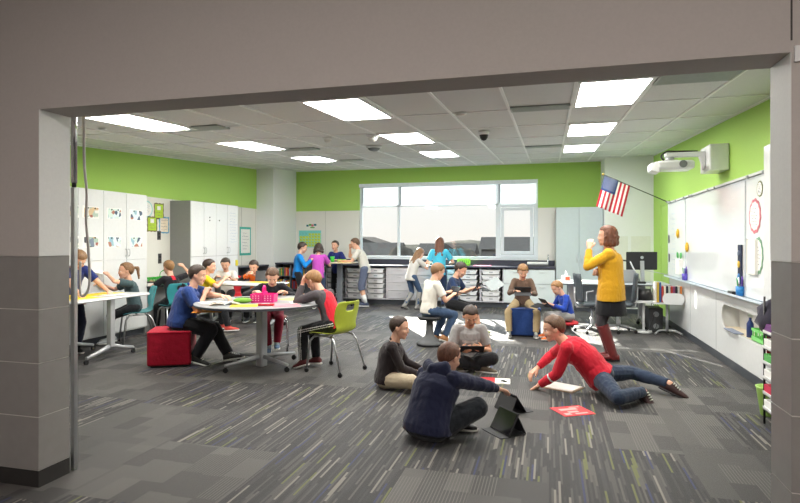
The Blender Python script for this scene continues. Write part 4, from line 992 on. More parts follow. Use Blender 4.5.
for i, nm_ in enumerate(['cream', 'yellow', 'blue', 'red', 'cream', 'black', 'pale grey', 'red', 'purple', 'black', 'pale grey', 'orange']):
    w = 0.028; c = dict(zip(book_n, book_c))[nm_]; h = 0.30 if i < 3 else 0.24
    h += 0.02; o = M().box((-w/2, 0, 0), (w/2, 0.004, h)).box((-w/2, 0, 0), (-w/2+0.003, 0.2, h)).box((w/2-0.003, 0, 0), (w/2, 0.2, h)).box((-w/2+0.003, 0.004, 0.004), (w/2-0.003, 0.196, h-0.004), 1).build('book', [mat('book cover '+nm_, c, 0.6), paper])
    tag(place(o, (x+w/2, 9.85, 0.525)), '%s book in the white cart, %s from the left' % (nm_, ['first', 'second', 'third', 'fourth', 'fifth', 'sixth', 'seventh', 'eighth', 'ninth', 'tenth', 'eleventh', 'twelfth'][i]), 'book', 'books in the white cart'); x += 0.034
t = thing('round_bin', 'half round white bin with black lining beside the book cart', 'bin', (1.52, 10.05, 0.42))
M().loft([((0, 0, 0.08), .14, .12), ((0, 0, 0.2), .15, .13), ((0, 0, 0.3), .13, .11)], (0, 0, 1), 24).build('lining', black, t); M().box((-0.17, -0.15, 0.08), (0.17, 0.13, 0.12)).cyl((0, 0, -0.42), (0, 0, 0.08), 0.02).cyl((0, 0, -0.42), (0, 0, -0.39), 0.14, 0.13, 24).build('stand', white, t)
t = thing('computer_tower', 'black computer tower with cables under the book cart', 'computer', (1.72, 10.3, 0), 0)
M().rbox((-0.11, -0.2, 0.0), (0.11, 0.2, 0.40), 0.02).build('case', mat('dark tower', (54, 56, 58), 0.5), t)
for z in (0.1, 0.3): M().cyl((-0.0, -0.2, z), (0, -0.208, z), 0.045, n=20).build('fan', mat('grey grille', (120, 124, 126), .6), t)
for k in range(4): M().tube(smooth([(-0.03+0.04*k, -0.21, 0.3-0.06*k), (-0.1+0.09*k, -0.3, 0.12), (-0.2+0.12*k, -0.32, 0.015), (-0.3+0.16*k, -0.25, 0.012)], 5), 0.005, 6).build('cable', black, t)
# tiered rack by the right pillar
t = thing('paper_rack', 'tall narrow metal rack of coloured paper trays behind the right pillar', 'rack', (1.88, 4.95, 0))
for x in (-0.16, 0.16):
    for y in (-0.3, 0.3): M().cyl((x, y, 0.0), (x, y, 1.05), 0.009, n=8).build('upright', black, t)
for k in range(6):
    z = 0.12+0.125*k; c = [(236, 236, 232), (200, 50, 80), (236, 236, 232), (90, 170, 90), (230, 230, 226), (110, 60, 120)][k]
    sh_ = M().box((-0.17, -0.31, z), (0.17, 0.31, z+0.008)).box((-0.17, -0.31, z), (-0.16, 0.31, z+0.03)).box((0.16, -0.31, z), (0.17, 0.31, z+0.03)).build('shelf', white, t)
    M().box((-0.165, -0.305, z+0.009), (0.165, 0.305, z+0.085)).build('tray', mat('tray %d' % c[0], c, 0.6), sh_)
t = thing('hanging_bag', 'dark patterned bag hanging on the rack by the right pillar', 'bag', (1.86, 5.28, 0.86))
m = M().ell((-0.05, 0, 0.0), (0.13, 0.12, 0.16)); m.v = [tuple(V(p)*(1+0.25*noise.noise(V(p)*14))) for p in m.v]; m.build('body', cloth('charcoal patterned fabric', (58, 56, 68)), t)
M().tube(smooth([(-0.05, -0.06, 0.1), (-0.03, 0, 0.34), (-0.05, 0.06, 0.1)], 6), 0.012).build('strap', mat('red strap', (170, 40, 50), .8), t)
t = thing('hanging_bag', 'dark jacket hanging above the rack by the right pillar', 'jacket', (1.90, 5.15, 1.05))
m = M().loft([((0, 0, -0.05), .1, .13), ((0, 0, 0.08), .11, .14), ((0, 0, 0.24), .08, .09), ((0, 0, 0.32), .03, .03)], (0, 0, 1), 20); m.v = [tuple(V(p)*(1+0.15*noise.noise(V(p)*12))) for p in m.v]; m.build('body', cloth('dark jacket fabric', (40, 42, 50)), t)
t = thing('lanyard', 'red ribbon lanyard dangling from the hanging bag', 'lanyard', (1.77, 5.29, 0.50)); M().box((-0.02, -0.002, 0), (0.02, 0.002, 0.24)).build('ribbon', mat('red strap', (170, 40, 50), .8), t)
t = thing('bin', 'lime green open bin on the floor beside the narrow rack', 'bin', (1.86, 5.50, 0)); t.scale = (0.8, 0.85, 0.9); 
M().loft([((0, 0, 0.0), .07, .10), ((0, 0, 0.008), .08, .11), ((0, 0, 0.26), .11, .15), ((0, 0, 0.28), .12, .16), ((0, 0, 0.275), .10, .14), ((0, 0, 0.02), .07, .10)], (0, 0, 1), 24, ref=None).build('tub', mat('pale lime bin', (168, 210, 110), .4), t)

# ------------------------------------------------------------------ on the round table
TZt = 0.781; rc = V((-3.36, 6.13))
def sheet_flat(nm, label, cat, c, loc, w, h, rz, th=0.003, group=None, marks=True, cover=None):
    t = thing(nm, label, cat, loc, rz, group)
    M().box((-w/2, -h/2, 0), (w/2, h/2, th)).build('sheet', c, t)
    if marks:
        m = M(); scribble(m, (-w*0.36, h*0.34, th), (1, 0, 0), (0, 1, 0), w*0.7, h*0.66, 6, (0, 0, 1), 0.004); m.build('writing', M_inkd, t)
    return t
yel = mat('yellow paper', (238, 208, 40), 0.8); pk = mat('pink paper sheet', (228, 130, 140), 0.8); mag = mat('magenta plastic', (226, 20, 130), 0.4); TS = 0.85
t = thing('pencil_caddy', 'magenta plastic caddy with centre handle on the round table', 'caddy', (-3.30, 6.08, TZt), 12); t.scale = (TS, TS, 1.0)
for sx in (-1, 1):
    m = M(); w, d, h = 0.075, 0.10, 0.10; ox = sx*0.085
    for k in range(4):
        pass
    m._a([(ox-w, -d, 0), (ox+w, -d, 0), (ox+w, d, 0), (ox-w, d, 0), (ox-w-0.008, -d-0.01, h), (ox+w+0.008, -d-0.01, h), (ox+w+0.008, d+0.01, h), (ox-w-0.008, d+0.01, h)], [(0, 1, 5, 4), (1, 2, 6, 5), (2, 3, 7, 6), (3, 0, 4, 7), (3, 2, 1, 0)], 0, False)
    o = m.build('bin', mag, t); s = o.modifiers.new('t', 'SOLIDIFY'); s.thickness = 0.004
    m = M()
    for r in range(3):
        for q in range(3): m.box((ox-0.05+0.04*q, -d-0.013+0.004*0, 0.022+0.026*r), (ox-0.036+0.04*q, -d-0.011, 0.034+0.026*r))
    m.build('hole', mat('pale pink hole', (250, 170, 210), .6), t)
M().box((-0.02, -0.1, 0.0), (0.02, 0.1, 0.12)).tube(smooth([(0, -0.05, 0.11), (0, -0.045, 0.17), (0, 0, 0.19), (0, 0.045, 0.17), (0, 0.05, 0.11)], 4), 0.014).build('handle', mag, t)
t = thing('pencil_case', 'soft green pencil case on the round table beside the caddy', 'pencil case', (-3.50, 5.93, TZt), 20)
M().ell((0, 0, 0.03), (0.11, 0.05, 0.032)).build('case', mat('green fabric case', (120, 176, 60), .7), t); M().box((-0.09, -0.003, 0.06), (0.09, 0.003, 0.066)).build('zip', black, t)
sheet_flat('yellow_folder', 'yellow folder lying on the near side of the round table', 'folder', yel, (-3.32, 5.66, TZt), 0.30, 0.23, 24)
sheet_flat('pink_sheet', 'pink sheet at the right side of the round table', 'paper', pk, (-2.88, 5.80, TZt), 0.30, 0.26, 35, marks=False)
sheet_flat('white_worksheet', 'white sheet in front of the boy in red and grey', 'paper', paper, (-2.86, 6.12, TZt+0.004), 0.28, 0.22, -60)
sheet_flat('white_worksheet', 'white worksheet under the hands of the boy in the blue polo', 'paper', paper, (-3.86, 5.88, TZt), 0.3, 0.22, 60)
sheet_flat('colour_worksheet', 'sheet in front of the boy in maroon trousers', 'paper', mat('pale orange sheet', (236, 200, 120), .8), (-3.10, 6.45, TZt), 0.30, 0.24, -20)
t = thing('magazine', 'open colourful magazine fanned on the round table', 'magazine', (-3.62, 5.74, TZt), 35)
for sx in (-1, 1):
    m = M(); N = 6
    for k in range(N):
        u0, u1 = k/N, (k+1)/N; z = lambda u: 0.002+0.03*sin(u*pi)*(1-u*0.4)
        m.quad((sx*0.17*u0, -0.12, z(u0)), (sx*0.17*u1, -0.12, z(u1)), (sx*0.17*u1, 0.12, z(u1)), (sx*0.17*u0, 0.12, z(u0)))
    o = m.build('page', photo_mat(30+sx, False), t); s = o.modifiers.new('t', 'SOLIDIFY'); s.thickness = 0.003
t = thing('marker_set', 'red marker box lying on the round table below the caddy', 'markers', (-3.08, 5.72, TZt), 20); M().rbox((-0.09, -0.03, 0), (0.09, 0.03, 0.025), 0.008).build('box', mat('red box', (196, 36, 50), .5), t); M().box((-0.05, -0.02, 0.025), (0.04, 0.02, 0.027)).build('label_strip', paper, t)
sheet_flat('orange_folder', 'orange folder on the lap of the boy in the blue polo', 'folder', mat('orange paper', (232, 150, 36), .8), (-4.0, 5.98, 0.66), 0.34, 0.3, 25, marks=False)
# left table
for lb, x, y, rz, w, h in (('large yellow sheet at the near end of the left table', -5.75, 5.75, 80, 0.5, 0.36), ('yellow sheet in front of the ponytail girl on the left table', -5.88, 6.35, 95, 0.42, 0.34), ('yellow sheet in the middle of the left table under a worksheet', -5.98, 6.02, 60, 0.36, 0.3)):
    sheet_flat('yellow_paper', lb, 'paper', yel, (x, y, 0.791+(0.004 if 'middle' in lb else 0)), w, h, rz, group='yellow papers on the left table')
sheet_flat('white_worksheet', 'white worksheet near the right end of the left table', 'paper', paper, (-5.60, 6.25, 0.796), 0.3, 0.22, 75)
# far white table
sheet_flat('yellow_paper', 'yellow sheet in front of the boy in orange and black', 'paper', yel, (-5.0, 9.05, 0.781), 0.40, 0.24, -10)
sheet_flat('white_worksheet', 'white papers at the left of the middle distance table', 'paper', paper, (-5.5, 8.9, 0.781), 0.34, 0.26, 10)
t = thing('open_book', 'black covered book held by the boy in orange and black', 'book', (-5.08, 9.22, 0.784), 20)
M().box((-0.10, -0.008, 0), (0.10, 0.0, 0.22), R=Rx(-35), c=(0, 0, 0)).build('cover', black, t); M().box((-0.09, 0.0, 0.005), (0.09, 0.012, 0.215), R=Rx(-35), c=(0, 0, 0)).build('pages', paper, t)
# standing table
t = thing('green_cup', 'green cup on the standing table', 'cup', (-4.92, 12.33, 1.031)); M().loft([((0, 0, 0), .04, .04), ((0, 0, 0.13), .052, .052)], (0, 0, 1), 18).build('cup', grn, t)
basket('low green tray on the standing table beside the cup', lgn, (-4.75, 12.5, 1.031), 0.09, 0.07, 0.06, False)
sheet_flat('white_worksheet', 'white sheet propped on the standing table by the girl in purple', 'paper', paper, (-5.14, 12.2, 1.031), 0.25, 0.2, 10)
sheet_flat('yellow_paper', 'yellow sheet on the right side of the standing table', 'paper', yel, (-4.55, 12.2, 1.031), 0.3, 0.22, 5)

# ------------------------------------------------------------------ on the floor
M_scr = mat('dark tablet glass', (26, 26, 30), 0.12); M_case = mat('black folio case', (30, 30, 33), 0.6)
def floor_tablet(label, loc, rz, tilt=52):
    """folio case lying open: base flap, leaning tablet, rear prop"""
    t = thing('tablet', label, 'tablet', loc, rz, 'tablets in black folio cases')
    M().rbox((-0.13, -0.14, 0), (0.13, 0.10, 0.006), 0.01).build('cover_flap', M_case, t)
    R = Rx(-(90-tilt)); c = (0, -0.06, 0.006)
    M().rbox((-0.13, -0.066, 0.006), (0.13, -0.056, 0.196), 0.006, n=2, R=R, c=c).build('case_back', M_case, t)
    M().box((-0.118, -0.0685, 0.016), (0.118, -0.0662, 0.186), R=R, c=c).build('screen', M_scr, t)
    M()._a([(-0.125, 0.098, 0.006), (0.125, 0.098, 0.006), (0.12, 0.03, 0.14), (-0.12, 0.03, 0.14), (-0.125, 0.104, 0.006), (0.125, 0.104, 0.006), (0.12, 0.036, 0.142), (-0.12, 0.036, 0.142)], [(0, 1, 2, 3), (7, 6, 5, 4), (0, 4, 5, 1), (1, 5, 6, 2), (2, 6, 7, 3), (3, 7, 4, 0)], 0, False).build('prop_flap', M_case, t)
    return t
floor_tablet('tablet in open black case nearest the camera, beside the boy in a hoodie', (-0.33, 4.50, 0), -50, 60)
floor_tablet('tablet in black case being touched by the boy in a hoodie, the farther one', (-0.32, 5.10, 0), 130, 55)
def held_tablet(label, loc, rz, rx, w=0.125, h=0.09, case=True):
    """tablet held in the hands: local x across, y up the screen"""
    t = thing('tablet', label, 'tablet', loc, rz, 'tablets in black folio cases'); R = Rx(rx)
    M().rbox((-w, -h, -0.006), (w, h, 0.004), 0.012, n=3, R=R, c=(0, 0, 0)).build('case_back', M_case, t)
    M().box((-w+0.012, -h+0.012, 0.004), (w-0.012, h-0.012, 0.0055), R=R, c=(0, 0, 0)).build('screen', M_scr, t)
    if case: M().rbox((-w, h+0.002, -0.004), (w, h*2.6, 0.002), 0.01, n=2, R=R@Rx(-70), c=tuple(R@V((0, h, 0)))).build('cover_flap', M_case, t)
    return t
t = thing('red_booklet', 'red and white booklet lying open beside the farther tablet', 'booklet', (-0.50, 6.08, 0), 4)
M().box((-0.21, -0.10, 0), (0.10, 0.12, 0.012)).build('pages', paper, t); M().box((-0.215, -0.10, 0.012), (-0.06, 0.12, 0.016)).build('cover', mat('red cover', (206, 44, 50), .5), t)
t = thing('scissors', 'small black handled scissors on the open red booklet', 'scissors', (-0.48, 6.06, 0.0125), 130); M().box((-0.004, 0, 0), (0.004, 0.1, 0.003)).build('blade', steel, t); M().tube([(0.02*cos(a*pi/4)+0.018, 0.02*sin(a*pi/4)-0.02, 0.003) for a in range(9)], 0.004, 6).tube([(0.02*cos(a*pi/4)-0.018, 0.02*sin(a*pi/4)-0.02, 0.003) for a in range(9)], 0.004, 6).build('handle', black, t)
tag(place(M().cyl((-0.08, 0, 0.004), (0.08, 0, 0.004), 0.004, n=6).build('pencil', mat('yellow pencil', (226, 180, 40), .5)), (-0.78, 6.12, 0), 15), 'yellow pencil on the carpet left of the red booklet', 'pencil')
t = thing('notebook', 'white open notebook on brown board beside the crawling boy', 'notebook', (0.12, 6.02, 0), -28)
M().box((-0.17, -0.14, 0), (0.19, 0.13, 0.006)).build('board', mat('brown board', (150, 128, 100), .8), t); M().box((-0.16, -0.12, 0.006), (0.17, 0.13, 0.012)).build('pages', paper, t)
t = thing('red_flyer', 'red and pink printed sheet lying alone on the carpet', 'flyer', (0.20, 5.20, 0), 30)
M().box((-0.15, -0.13, 0), (0.15, 0.13, 0.004)).build('sheet', mat('coral red sheet', (226, 60, 66), .6), t)
m = M()
for x0, y0_, w, h in ((-0.1, 0.02, 0.17, 0.05), (-0.06, -0.05, 0.1, 0.04), (-0.02, -0.1, 0.12, 0.03), (-0.12, -0.1, 0.06, 0.05), (0.02, 0.08, 0.1, 0.02)): m.box((x0, y0_, 0.004), (x0+w, y0_+h, 0.0046))
m.build('print', mat('pale pink print', (246, 160, 156), .6), t)
# ------------------------------------------------------------------ people
def skin_mat(n, c):
    if n in MC: return MC[n]
    k = NT(n); c = lin(c); f = k.noise(30.0, 3.0)
    k.l.new(k.ramp(f, [(0.3, tuple(v*0.95 for v in c[:3])+(1,)), (0.7, c)]), k.b.inputs['Base Color'])
    k.b.inputs['Roughness'].default_value = 0.55; k.b.inputs['Subsurface Weight'].default_value = 0.08
    k.b.inputs['Subsurface Radius'].default_value = (0.02, 0.008, 0.004); k.b.inputs['Specular IOR Level'].default_value = 0.35
    MC[n] = k.m; return k.m
SK = skin_mat('fair skin', (226, 176, 150)); SK2 = skin_mat('tanned skin', (206, 152, 122)); LIP = skin_mat('lips', (188, 108, 100))
def hair_mat(n, c):
    if n in MC: return MC[n]
    k = NT(n); c = lin(c); g = k.add('ShaderNodeTexCoord'); mp = k.add('ShaderNodeMapping'); mp.inputs['Scale'].default_value = (1, 1, 0.18)
    k.l.new(g.outputs['Object'], mp.inputs[0]); f = k.noise(130.0, 3.0, mp.outputs[0])
    k.l.new(k.ramp(f, [(0.3, tuple(v*0.6 for v in c[:3])+(1,)), (0.7, tuple(min(1, v*1.25) for v in c[:3])+(1,))]), k.b.inputs['Base Color'])
    k.b.inputs['Roughness'].default_value = 0.5; k.bump(f, 0.8, 0.006); MC[n] = k.m; return k.m
H_br = hair_mat('brown hair', (96, 68, 48)); H_db = hair_mat('dark brown hair', (56, 40, 32)); H_bl = hair_mat('sandy hair', (150, 110, 68)); H_lb = hair_mat('light brown hair', (132, 98, 66)); H_rd = hair_mat('auburn hair', (98, 60, 42)); H_ch = hair_mat('chestnut hair', (104, 58, 34))
EYE = mat('eye white', (236, 232, 226), .3); IRIS = mat('dark iris', (52, 38, 30), .25)
def remesh(name, m, vox, sm, mats, parent, classify=None, folds=0.0, fseed=0.0, ffreq=11.0):
    """union of the overlapping closed shapes in m as one continuous surface"""
    me = m.mesh(name, mats); tmp = bpy.data.objects.new('tmp', me); COL.objects.link(tmp)
    r = tmp.modifiers.new('r', 'REMESH'); r.mode = 'VOXEL'; r.voxel_size = vox; r.use_smooth_shade = True
    if sm: s = tmp.modifiers.new('s', 'SMOOTH'); s.iterations = sm; s.factor = 0.5
    bpy.context.view_layer.update()
    nm = bpy.data.meshes.new_from_object(tmp.evaluated_get(bpy.context.evaluated_depsgraph_get()))
    bpy.data.objects.remove(tmp); bpy.data.meshes.remove(me); nm.name = name
    nm.materials.clear()
    for k in mats: nm.materials.append(k)
    if folds:
        sd = V((fseed*3.7, fseed*1.9, fseed))
        n_ = len(nm.vertices); co = [0.0]*(3*n_); no = [0.0]*(3*n_)
        nm.vertices.foreach_get('co', co); nm.vertices.foreach_get('normal', no)
        for i in range(n_):
            p = V(co[3*i:3*i+3]); q = V((p.x, p.y, p.z*0.55))*ffreq+sd
            d = (noise.noise(q)*0.6+(abs(noise.noise(q*1.9+V((5, 5, 5))))-0.25)*0.8)*folds
            for k in range(3): co[3*i+k] += no[3*i+k]*d
        nm.vertices.foreach_set('co', co); nm.update()
    if classify:
        cs = [p.center.copy() for p in nm.polygons]
        nm.polygons.foreach_set('material_index', [classify(c) for c in cs])
    nm.polygons.foreach_set('use_smooth', [True]*len(nm.polygons)); nm.update()
    o = bpy.data.objects.new(name, nm); COL.objects.link(o); o.parent = parent; return o
def ik(A, T, a, b, pole):
    A = V(A); T = V(T); d = T-A; L = d.length; mx = (a+b)*0.997
    if L > mx: T = A+d*(mx/L); d = T-A; L = mx
    mn = abs(a-b)+0.03
    if L < mn: T = A+d.normalized()*mn; d = T-A; L = mn
    u = d.normalized(); x = (a*a-b*b+L*L)/(2*L); h = sqrt(max(0, a*a-x*x))
    p = V(pole); p = p-u*p.dot(u)
    if p.length < 1e-5: p = V((0, 0, 1))
    return A+u*x+p.normalized()*h, T
HLOG = []
def hand(m, W, d, n, sgn, s, curl=0.5, spread=1.0):
    """W wrist, d pointing along the hand, n out of the palm, sgn +1 thumb on +side"""
    d = V(d).normalized(); n = V(n); n = (n-d*n.dot(d)).normalized(); t = d.cross(n)*sgn
    bases = []
    for k, (o, L) in enumerate(((0.027, .066), (0.009, .074), (-0.009, .069), (-0.026, .053))):
        b = W+(d*0.078+t*o*spread)*s; bases.append(b)
        m.cap(W+(d*0.012+t*o*0.6)*s, b, 0.0155*s, 0.0125*s, 8)
        a1, a2 = curl*0.75, curl*1.7
        d1 = d*cos(a1)+n*sin(a1); d2 = d*cos(a2)+n*sin(a2); L *= s
        p1 = b+d1*L*0.55; p2 = p1+d2*L*0.5
        m.cap(b, p1, 0.0092*s, 0.0084*s, 8); m.cap(p1, p2, 0.0084*s, 0.0072*s, 8)
    b = W+(d*0.02+t*0.022)*s; d1 = (d*0.75+t*0.6+n*0.3).normalized(); d2 = (d*0.9+t*0.15+n*0.5*curl).normalized()
    p1 = b+d1*0.042*s; m.cap(b, p1, 0.014*s, 0.0105*s, 8); m.cap(p1, p1+d2*0.03*s, 0.0100*s, 0.0082*s, 8)
def person(label, x, y, hip, head, s=1.0, hs=None, lean=5, side=0, twist=0, hp=10, hy=0, hr=0, LH=None, RH=None, LF=None, RF=None, lp=None, rp=None, le=None, re_=None,
           lt=0, rt=0, lfp=0, rfp=0, top=('tee', None, None), bottom=('pants', None), shoe=None, sole=None, hair=('short', None), skin=None, vox=0.008, group=None, bulk=1.0,
           curlL=0.6, curlR=0.6, nL=None, nR=None, cls=None, pitch=None, extra=None, neckz=0.0, socks=None):
    skin = skin or SK; hs = (hs or s)*1.05; shoe = shoe or black; sole = sole or mat('white rubber sole', (220, 220, 214), .6)
    root = thing('person', label, 'person', (x, y, 0), head, group)
    inv = (Matrix.Translation((x, y, 0)) @ Matrix.Rotation(radians(head), 4, 'Z')).inverted()
    def T(p, dflt):
        if p is None: p = dflt
        return inv @ V(p[:3]) if len(p) == 4 else V(p)
    P = V((0, 0, hip)); pit = lean*0.35 if pitch is None else pitch
    Rp = Ry(pit)@Rx(-side*0.3); R1 = Ry(lean*0.8)@Rx(-side*0.8)@Rz(twist*0.4); R2 = Ry(lean*1.2)@Rx(-side*1.1)@Rz(twist)
    up = V((0, 0, 1)); fw = V((1, 0, 0)); lf = V((0, 1, 0))
    Wt = P+R1@up*0.20*s; N = Wt+R2@up*0.21*s
    Rh = Rz(hy)@Ry(hp)@Rx(hr)
    Hc = N+(R2@up)*0.045*s+(Rh@up)*(0.115*hs)+(Rh@fw)*0.028*hs+up*neckz
    bk = bulk
    # --- limbs
    SL = Wt+R2@V((0, 0.135*bk**0.5, 0.17))*s; SR = Wt+R2@V((0, -0.135*bk**0.5, 0.17))*s
    HL = P+Rp@V((0, 0.078, -0.01))*s; HR = P+Rp@V((0, -0.078, -0.01))*s
    ua, fa, th, sh = 0.25*s, 0.215*s, 0.37*s, 0.35*s
    EL, WL = ik(SL, T(LH, (0.02, 0.2*s, N.z-0.5*s)), ua, fa, T(le, None) if le else R2@V((-0.6, 0.5, -0.6)))
    ER, WR = ik(SR, T(RH, (0.02, -0.2*s, N.z-0.5*s)), ua, fa, T(re_, None) if re_ else R2@V((-0.6, -0.5, -0.6)))
    KL, AL = ik(HL, T(LF, (0, 0.09*s, 0.075*s)), th, sh, V(lp) if lp else V((1, 0.1, 0.3)))
    KR, AR = ik(HR, T(RF, (0, -0.09*s, 0.075*s)), th, sh, V(rp) if rp else V((1, -0.1, 0.3)))
    # --- body: one continuous surface
    m = M(); h = 0.235*hs
    def E(c, r, R=None): m.ell(Hc+Rh@(V(c)*h), tuple(q*h for q in r), Rh if R is None else Rh@R, 18, 12)
    E((-0.05, 0, 0.12), (0.41, 0.335, 0.365)); E((0.07, 0, -0.10), (0.30, 0.272, 0.33)); E((0.14, 0, -0.30), (0.215, 0.205, 0.155)); E((0.25, 0, -0.395), (0.09, 0.10, 0.075))
    E((0.30, 0, 0.085), (0.075, 0.21, 0.045)); E((0.25, 0.135, -0.13), (0.105, 0.105, 0.11)); E((0.25, -0.135, -0.13), (0.105, 0.105, 0.11))
    m.cap(Hc+Rh@V((0.355, 0, 0.04))*h, Hc+Rh@V((0.395, 0, -0.12))*h, 0.030*h, 0.042*h, 10); E((0.355, 0.038, -0.135), (0.045, 0.04, 0.032)); E((0.355, -0.038, -0.135), (0.045, 0.04, 0.032))
    E((0.335, 0, -0.235), (0.05, 0.10, 0.024)); E((0.33, 0, -0.275), (0.045, 0.08, 0.024))
    for sy in (1, -1): E((-0.03, 0.335*sy, -0.03), (0.085, 0.032, 0.125), Rz(-18*sy))
    m.cap(N-(R2@up)*0.03*s, Hc+Rh@V((-0.06, 0, -0.22))*h, 0.053*s*bk**0.4, 0.048*hs)
    def sec(c, R, ry, rx): return (c, ry*s, rx*s, (R@lf, R@(-fw)))
    m.loft([sec(P-Rp@up*0.07*s, Rp, .10*bk, .075*bk), sec(P, Rp, .125*bk, .09*bk), sec(P.lerp(Wt, 0.6), R1, .105*bk, .075*bk), sec(Wt, R1, .11*bk, .08*bk), sec(Wt+R2@up*0.10*s, R2, .128*bk, .088*bk), sec(Wt+R2@up*0.165*s, R2, .122*bk**.6, .075*bk), sec(N-R2@up*0.01*s, R2, .06, .05)], n=20)
    for S, El, W, sg in ((SL, EL, WL, 1), (SR, ER, WR, -1)):
        m.cap(N-(R2@up)*0.035*s, S, 0.042*s, 0.047*s); m.cap(S, El, 0.043*s*bk**.5, 0.034*s*bk**.5); m.cap(El, W, 0.034*s*bk**.5, 0.022*s)
        d = (W-El).normalized(); n = (nL if sg > 0 else nR); n = T(n, None)-V((0, 0, 0)) if n is not None else V((0, 0, -1))
        if abs(n.normalized().dot(d)) > 0.93: n = V((-1, 0, 0)) if n.z < 0 else V((1, 0, 0))
        c_ = curlL if sg > 0 else curlR
        hd = d
        if pitch == 'flat': hd = d
        hand(m, W, hd, n, 1 if sg < 0 else -1, hs*1.03, c_)
    for Hp, K, A in ((HL, KL, AL), (HR, KR, AR)):
        m.cap(Hp, K, 0.072*s*bk**.5, 0.050*s*bk**.5); m.cap(K, K.lerp(A, 0.35), 0.048*s*bk**.5, 0.050*s*bk**.5); m.cap(K.lerp(A, 0.35), A, 0.050*s*bk**.5, 0.032*s)
    def clsb(c):
        q = Rh.transposed()@(c-Hc)/h
        return 1 if (q.x > 0.335 and abs(q.y) < 0.105 and -0.295 < q.z < -0.212) else 0
    body = remesh('body', m, vox, 2, [skin, LIP], root, clsb)
    # --- eyes and brows
    for sy in (1, -1):
        e = M().ell(Hc+Rh@V((0.290, 0.125*sy, -0.005))*h, (0.042*h, 0.055*h, 0.030*h), Rh, 12, 8).build('eye', EYE, root)
        M().ell(Hc+Rh@V((0.313, 0.125*sy, -0.008))*h, (0.024*h, 0.032*h, 0.031*h), Rh, 10, 6).build('iris', IRIS, e)
        M().cap(Hc+Rh@V((0.355, 0.07*sy, 0.098))*h, Hc+Rh@V((0.315, 0.20*sy, 0.10))*h, 0.016*h, 0.010*h, 6).build('eyebrow', hair[1], root)
    # --- hair
    style, hm = hair[0], hair[1]
    m = M(); n1, n2 = 40, 28; vs = []
    for j in range(n2+1):
        ph = -pi/2+pi*j/n2
        for i in range(n1):
            tt = 2*pi*i/n1; dx, dy, dz = cos(ph)*cos(tt), cos(ph)*sin(tt), sin(ph)
            front = cos(tt)
            lim = {'short': 0.50, 'crop': 0.56, 'fringe': 0.34, 'bob': 0.42, 'long': 0.5, 'pony': 0.6}[style]
            KN = ((-1, -0.9), (-0.5, -0.72), (-0.15, -0.45), (0.12, -0.38), (0.22, -0.2), (0.42, 0.18), (0.66, lim-0.04), (1.01, lim))
            for q0, q1 in zip(KN, KN[1:]):
                if q0[0] <= front <= q1[0]: th_ = q0[1]+(q1[1]-q0[1])*(front-q0[0])/(q1[0]-q0[0]); break
            k = max(0, min(1, (dz-th_)/0.10+0.5)); k = k*k*(3-2*k); k2 = max(0, min(1, (dz-th_)/0.45)); k2 = k2*(2-k2)
            bump = 0.03*noise.noise(V((dx, dy, dz))*4+V((x, y, s)))+0.022*noise.noise(V((dx*11, dy*11, dz*5)))
            r = 0.80+k*(0.245+bump)+k2*(0.075 if style != 'crop' else 0.025)+(0.05*k if style == 'fringe' and front > 0.3 else 0)
            vs.append(Hc+Rh@(V((-0.05+dx*0.41*r, dy*0.335*r, 0.12+dz*(0.365+(0.10*max(0, -front) if dz < 0 else 0))*r))*h))
    fs = [(j*n1+i, j*n1+(i+1) % n1, (j+1)*n1+(i+1) % n1, (j+1)*n1+i) for j in range(n2) for i in range(n1)]
    m._a(vs, fs)
    hc = lambda a, b, c: Hc+Rh@(V((a, b, c))*h)
    if style in ('short', 'crop', 'fringe'): m.build('hair', hm, root)
    else:
        if style == 'bob':
            for a in (80, 110, 140, 165, 180, 195, 220, 250, 280):
                ca, sa = cos(radians(a)), sin(radians(a)); m.cap(hc(-0.06+0.34*ca, 0.31*sa, 0.15), hc(-0.06+0.38*ca, 0.38*sa, -0.30-0.05*(a % 3)), 0.10*h, 0.12*h); m.ell(hc(-0.06+0.44*ca, 0.42*sa, -0.05-0.08*(a % 4)), 0.075*h)
                m.ell(hc(-0.06+0.40*ca, 0.41*sa, -0.33-0.05*(a % 2)), 0.10*h)
        elif style == 'long':
            for a in (100, 130, 155, 180, 205, 230, 260):
                ca, sa = cos(radians(a)), sin(radians(a)); p0 = hc(-0.06+0.34*ca, 0.30*sa, 0.1); p1 = hc(-0.08+0.36*ca, 0.33*sa, -0.35)
                bk_ = N+(R2@V((-0.085, 0.07*sa, -0.13)))*s
                m.cap(p0, p1, 0.10*h, 0.10*h); m.cap(p1, bk_, 0.10*h, 0.07*h)
        elif style == 'pony':
            b = hc(-0.47, 0, 0.16); m.cap(hc(-0.35, 0, 0.16), b, 0.10*h, 0.07*h); q = Hc+Rh@V((-0.70, 0, 0.10))*h; m.cap(b, q, 0.07*h, 0.11*h); m.cap(q, q+V((-0.02, 0.0, -0.17))*s, 0.11*h, 0.05*h)
        remesh('hair', m, vox*0.9, 1, [hm], root, None, 0.006*s, x*7, 40.0)
    # --- top
    kind, c1 = top[0], top[1]; c2 = top[2] if len(top) > 2 and top[2] is not None else c1
    off = 0.016; m = M()
    seated = top[3] if len(top) > 3 else False
    hem = P-Rp@up*(0.05 if seated else 0.10)*s
    m.loft([sec(hem, Rp, .145*bk, .112*bk), sec(P+Rp@up*0.01*s, Rp, .147*bk, .112*bk), sec(P.lerp(Wt, 0.5), R1, .134*bk, .104*bk), sec(Wt, R1, .132*bk, .104*bk), sec(Wt+R2@up*0.09*s, R2, .143*bk, .106*bk), sec(Wt+R2@up*0.16*s, R2, .137*bk**.6, .092*bk), sec(N-R2@up*0.02*s, R2, .085*bk**.3, .068), sec(N+R2@up*0.004*s, R2, .06, .056)], n=22)
    L_ = []
